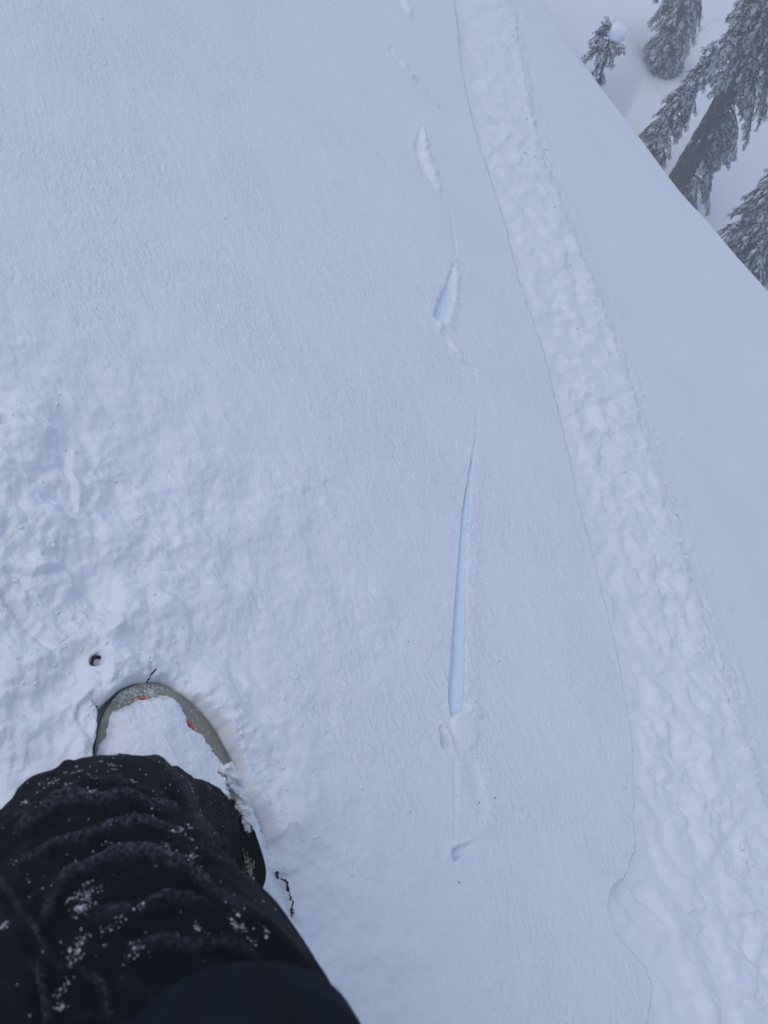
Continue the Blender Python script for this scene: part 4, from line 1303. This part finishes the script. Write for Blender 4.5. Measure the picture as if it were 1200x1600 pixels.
# ------------------------------------------------------------------ falling snow and fallen needles
pts, rad = [], []
for _ in range(5200):
    x, y = random.uniform(-150, 1350), random.uniform(-150, 1750)
    d = random.uniform(0.05, 1) ** (1 / 2.2) * 12.5
    if x > 850 and y < 500: pass
    dirn = ray(x, y)
    P = CAM + dirn * d
    if d < 0.9: continue
    hgt = (P - FOOT).dot(NRM)
    if hgt < 0.05 and d < 8.5: continue
    pts.append(P); rad.append(random.choice((0.0016, 0.002, 0.0028, 0.0036)) * (0.3 + 0.05 * d))
for _ in range(2200):
    x, y = random.uniform(980, 1240), random.uniform(-20, 440)
    d = random.uniform(3.5, 10.8)
    P = CAM + ray(x, y) * d
    if (P - FOOT).dot(NRM) < 0.05: continue
    pts.append(P); rad.append(random.choice((0.0022, 0.003, 0.004, 0.0055)) * (0.16 + 0.062 * d))
grains('falling_snow', pts, rad)

def clods():
    # crumbs and small blocks of snow, half sunk in the surface
    g = (1 + 5 ** 0.5) / 2
    Iv = np.array([(-1, g, 0), (1, g, 0), (-1, -g, 0), (1, -g, 0), (0, -1, g), (0, 1, g), (0, -1, -g), (0, 1, -g), (g, 0, -1), (g, 0, 1), (-g, 0, -1), (-g, 0, 1)], float)
    Iv /= np.linalg.norm(Iv[0])
    If = [(0, 11, 5), (0, 5, 1), (0, 1, 7), (0, 7, 10), (0, 10, 11), (1, 5, 9), (5, 11, 4), (11, 10, 2), (10, 7, 6), (7, 1, 8), (3, 9, 4), (3, 4, 2), (3, 2, 6), (3, 6, 8), (3, 8, 9), (4, 9, 5), (2, 4, 11), (6, 2, 10), (8, 6, 7), (9, 8, 1)]
    Vl = [tuple(v) for v in Iv]; cache = {}
    def mid(a, b):
        k = (min(a, b), max(a, b))
        if k not in cache:
            v = (np.array(Vl[a]) + np.array(Vl[b])) / 2; v /= np.linalg.norm(v); cache[k] = len(Vl); Vl.append(tuple(v))
        return cache[k]
    Ff = []
    for a, b, c in If:
        ab, bc, ca_ = mid(a, b), mid(b, c), mid(c, a)
        Ff += [(a, ab, ca_), (b, bc, ab), (c, ca_, bc), (ab, bc, ca_)]
    Iv = np.array(Vl); Ff = np.array(Ff)
    C = []
    TRp, TLp = TR, TL
    for _ in range(330):
        i = random.randrange(1, len(TRp) - 2); t = random.random()
        b = TRp[i] * (1 - t) + TRp[i + 1] * t
        L0 = TLp[min(range(len(TLp)), key=lambda k: np.hypot(*(TLp[k] - b)))]
        d = nrm(L0 - b)
        off = random.gauss(0.03, 0.11)
        C.append((b + d * off, random.choice((0.003, 0.004, 0.005, 0.007, 0.010)) * random.uniform(0.7, 1.3)))
    for _ in range(170):
        x, y = random.gauss(110, 110), random.gauss(900, 170)
        C.append((pq(x, y), random.choice((0.0015, 0.002, 0.003, 0.004))))
    for _ in range(110):
        x, y = random.gauss(430, 70), random.gauss(1280, 130)
        C.append((pq(x, y), random.choice((0.0015, 0.002, 0.003, 0.0045))))
    for (cx, cy, sx, sy, n) in ((760, 860, 10, 110, 40), (672, 260, 12, 22, 16), (712, 540, 10, 18, 14), (630, 110, 12, 16, 12), (745, 1240, 14, 40, 16), (700, 460, 8, 20, 8)):
        for _ in range(n): C.append((pq(random.gauss(cx, sx), random.gauss(cy, sy)), random.choice((0.0015, 0.002, 0.003, 0.004))))
    pa = np.array([c[0] for c in C]); H, *_ = terrain(pa[:, 0], pa[:, 1])
    V = []; Fc = []
    for k, (c, r) in enumerate(C):
        base = settle((FOOT + E1 * c[0] + E2 * c[1] + NRM * (H[k] + 0.1 * r))[None, :])[0]
        sc_ = np.array((random.uniform(0.8, 1.5), random.uniform(0.7, 1.2), random.uniform(0.5, 0.9)))
        a = random.uniform(0, 6.28)
        nz = 1 + 0.35 * perlin(Iv[:, 0] * 1.3 + k * 3.1, Iv[:, 1] * 1.3 + Iv[:, 2] * 1.7, 601)
        v = Iv * nz[:, None] * sc_ * r
        x = v[:, 0] * math.cos(a) - v[:, 1] * math.sin(a); y = v[:, 0] * math.sin(a) + v[:, 1] * math.cos(a)
        V.append(base + x[:, None] * E1 + y[:, None] * E2 + v[:, 2][:, None] * NRM); Fc.append(Ff + k * len(Iv))
    o = mesh_obj('snow_crumbs', np.concatenate(V), np.concatenate(Fc), M_LOOSE, smooth=True)
    tag(o, kind='stuff')
clods()

pts, rad = [], []
for (x, y) in [(135, 258), (209, 138), (352, 343), (535, 409), (628, 638), (1009, 341), (1050, 1477), (781, 1033), (1035, 1130), (1055, 1127), (1080, 1085), (1183, 1005), (773, 1247), (1104, 827), (1023, 1185), (941, 1362), (1007, 1505), (1024, 1222), (160, 30),
               (750, 1253), (717, 1378), (741, 1098), (1058, 1332), (1145, 952), (985, 1060), (640, 1002), (775, 440), (775, 482), (560, 260), (640, 1270)]:
    c = pq(x, y)
    base = ground_point(c[0], c[1])
    for k in range(3):
        pts.append(base + NRM * 0.0008 + E1 * random.gauss(0, 0.0012) + E2 * random.gauss(0, 0.0012)); rad.append(random.choice((0.0008, 0.0012, 0.0017)))
M_DEB = mat('brown_debris', (0.16, 0.16, 0.16), 0.9, 0.1)
grains('fallen_needles', pts, rad, m=M_DEB)
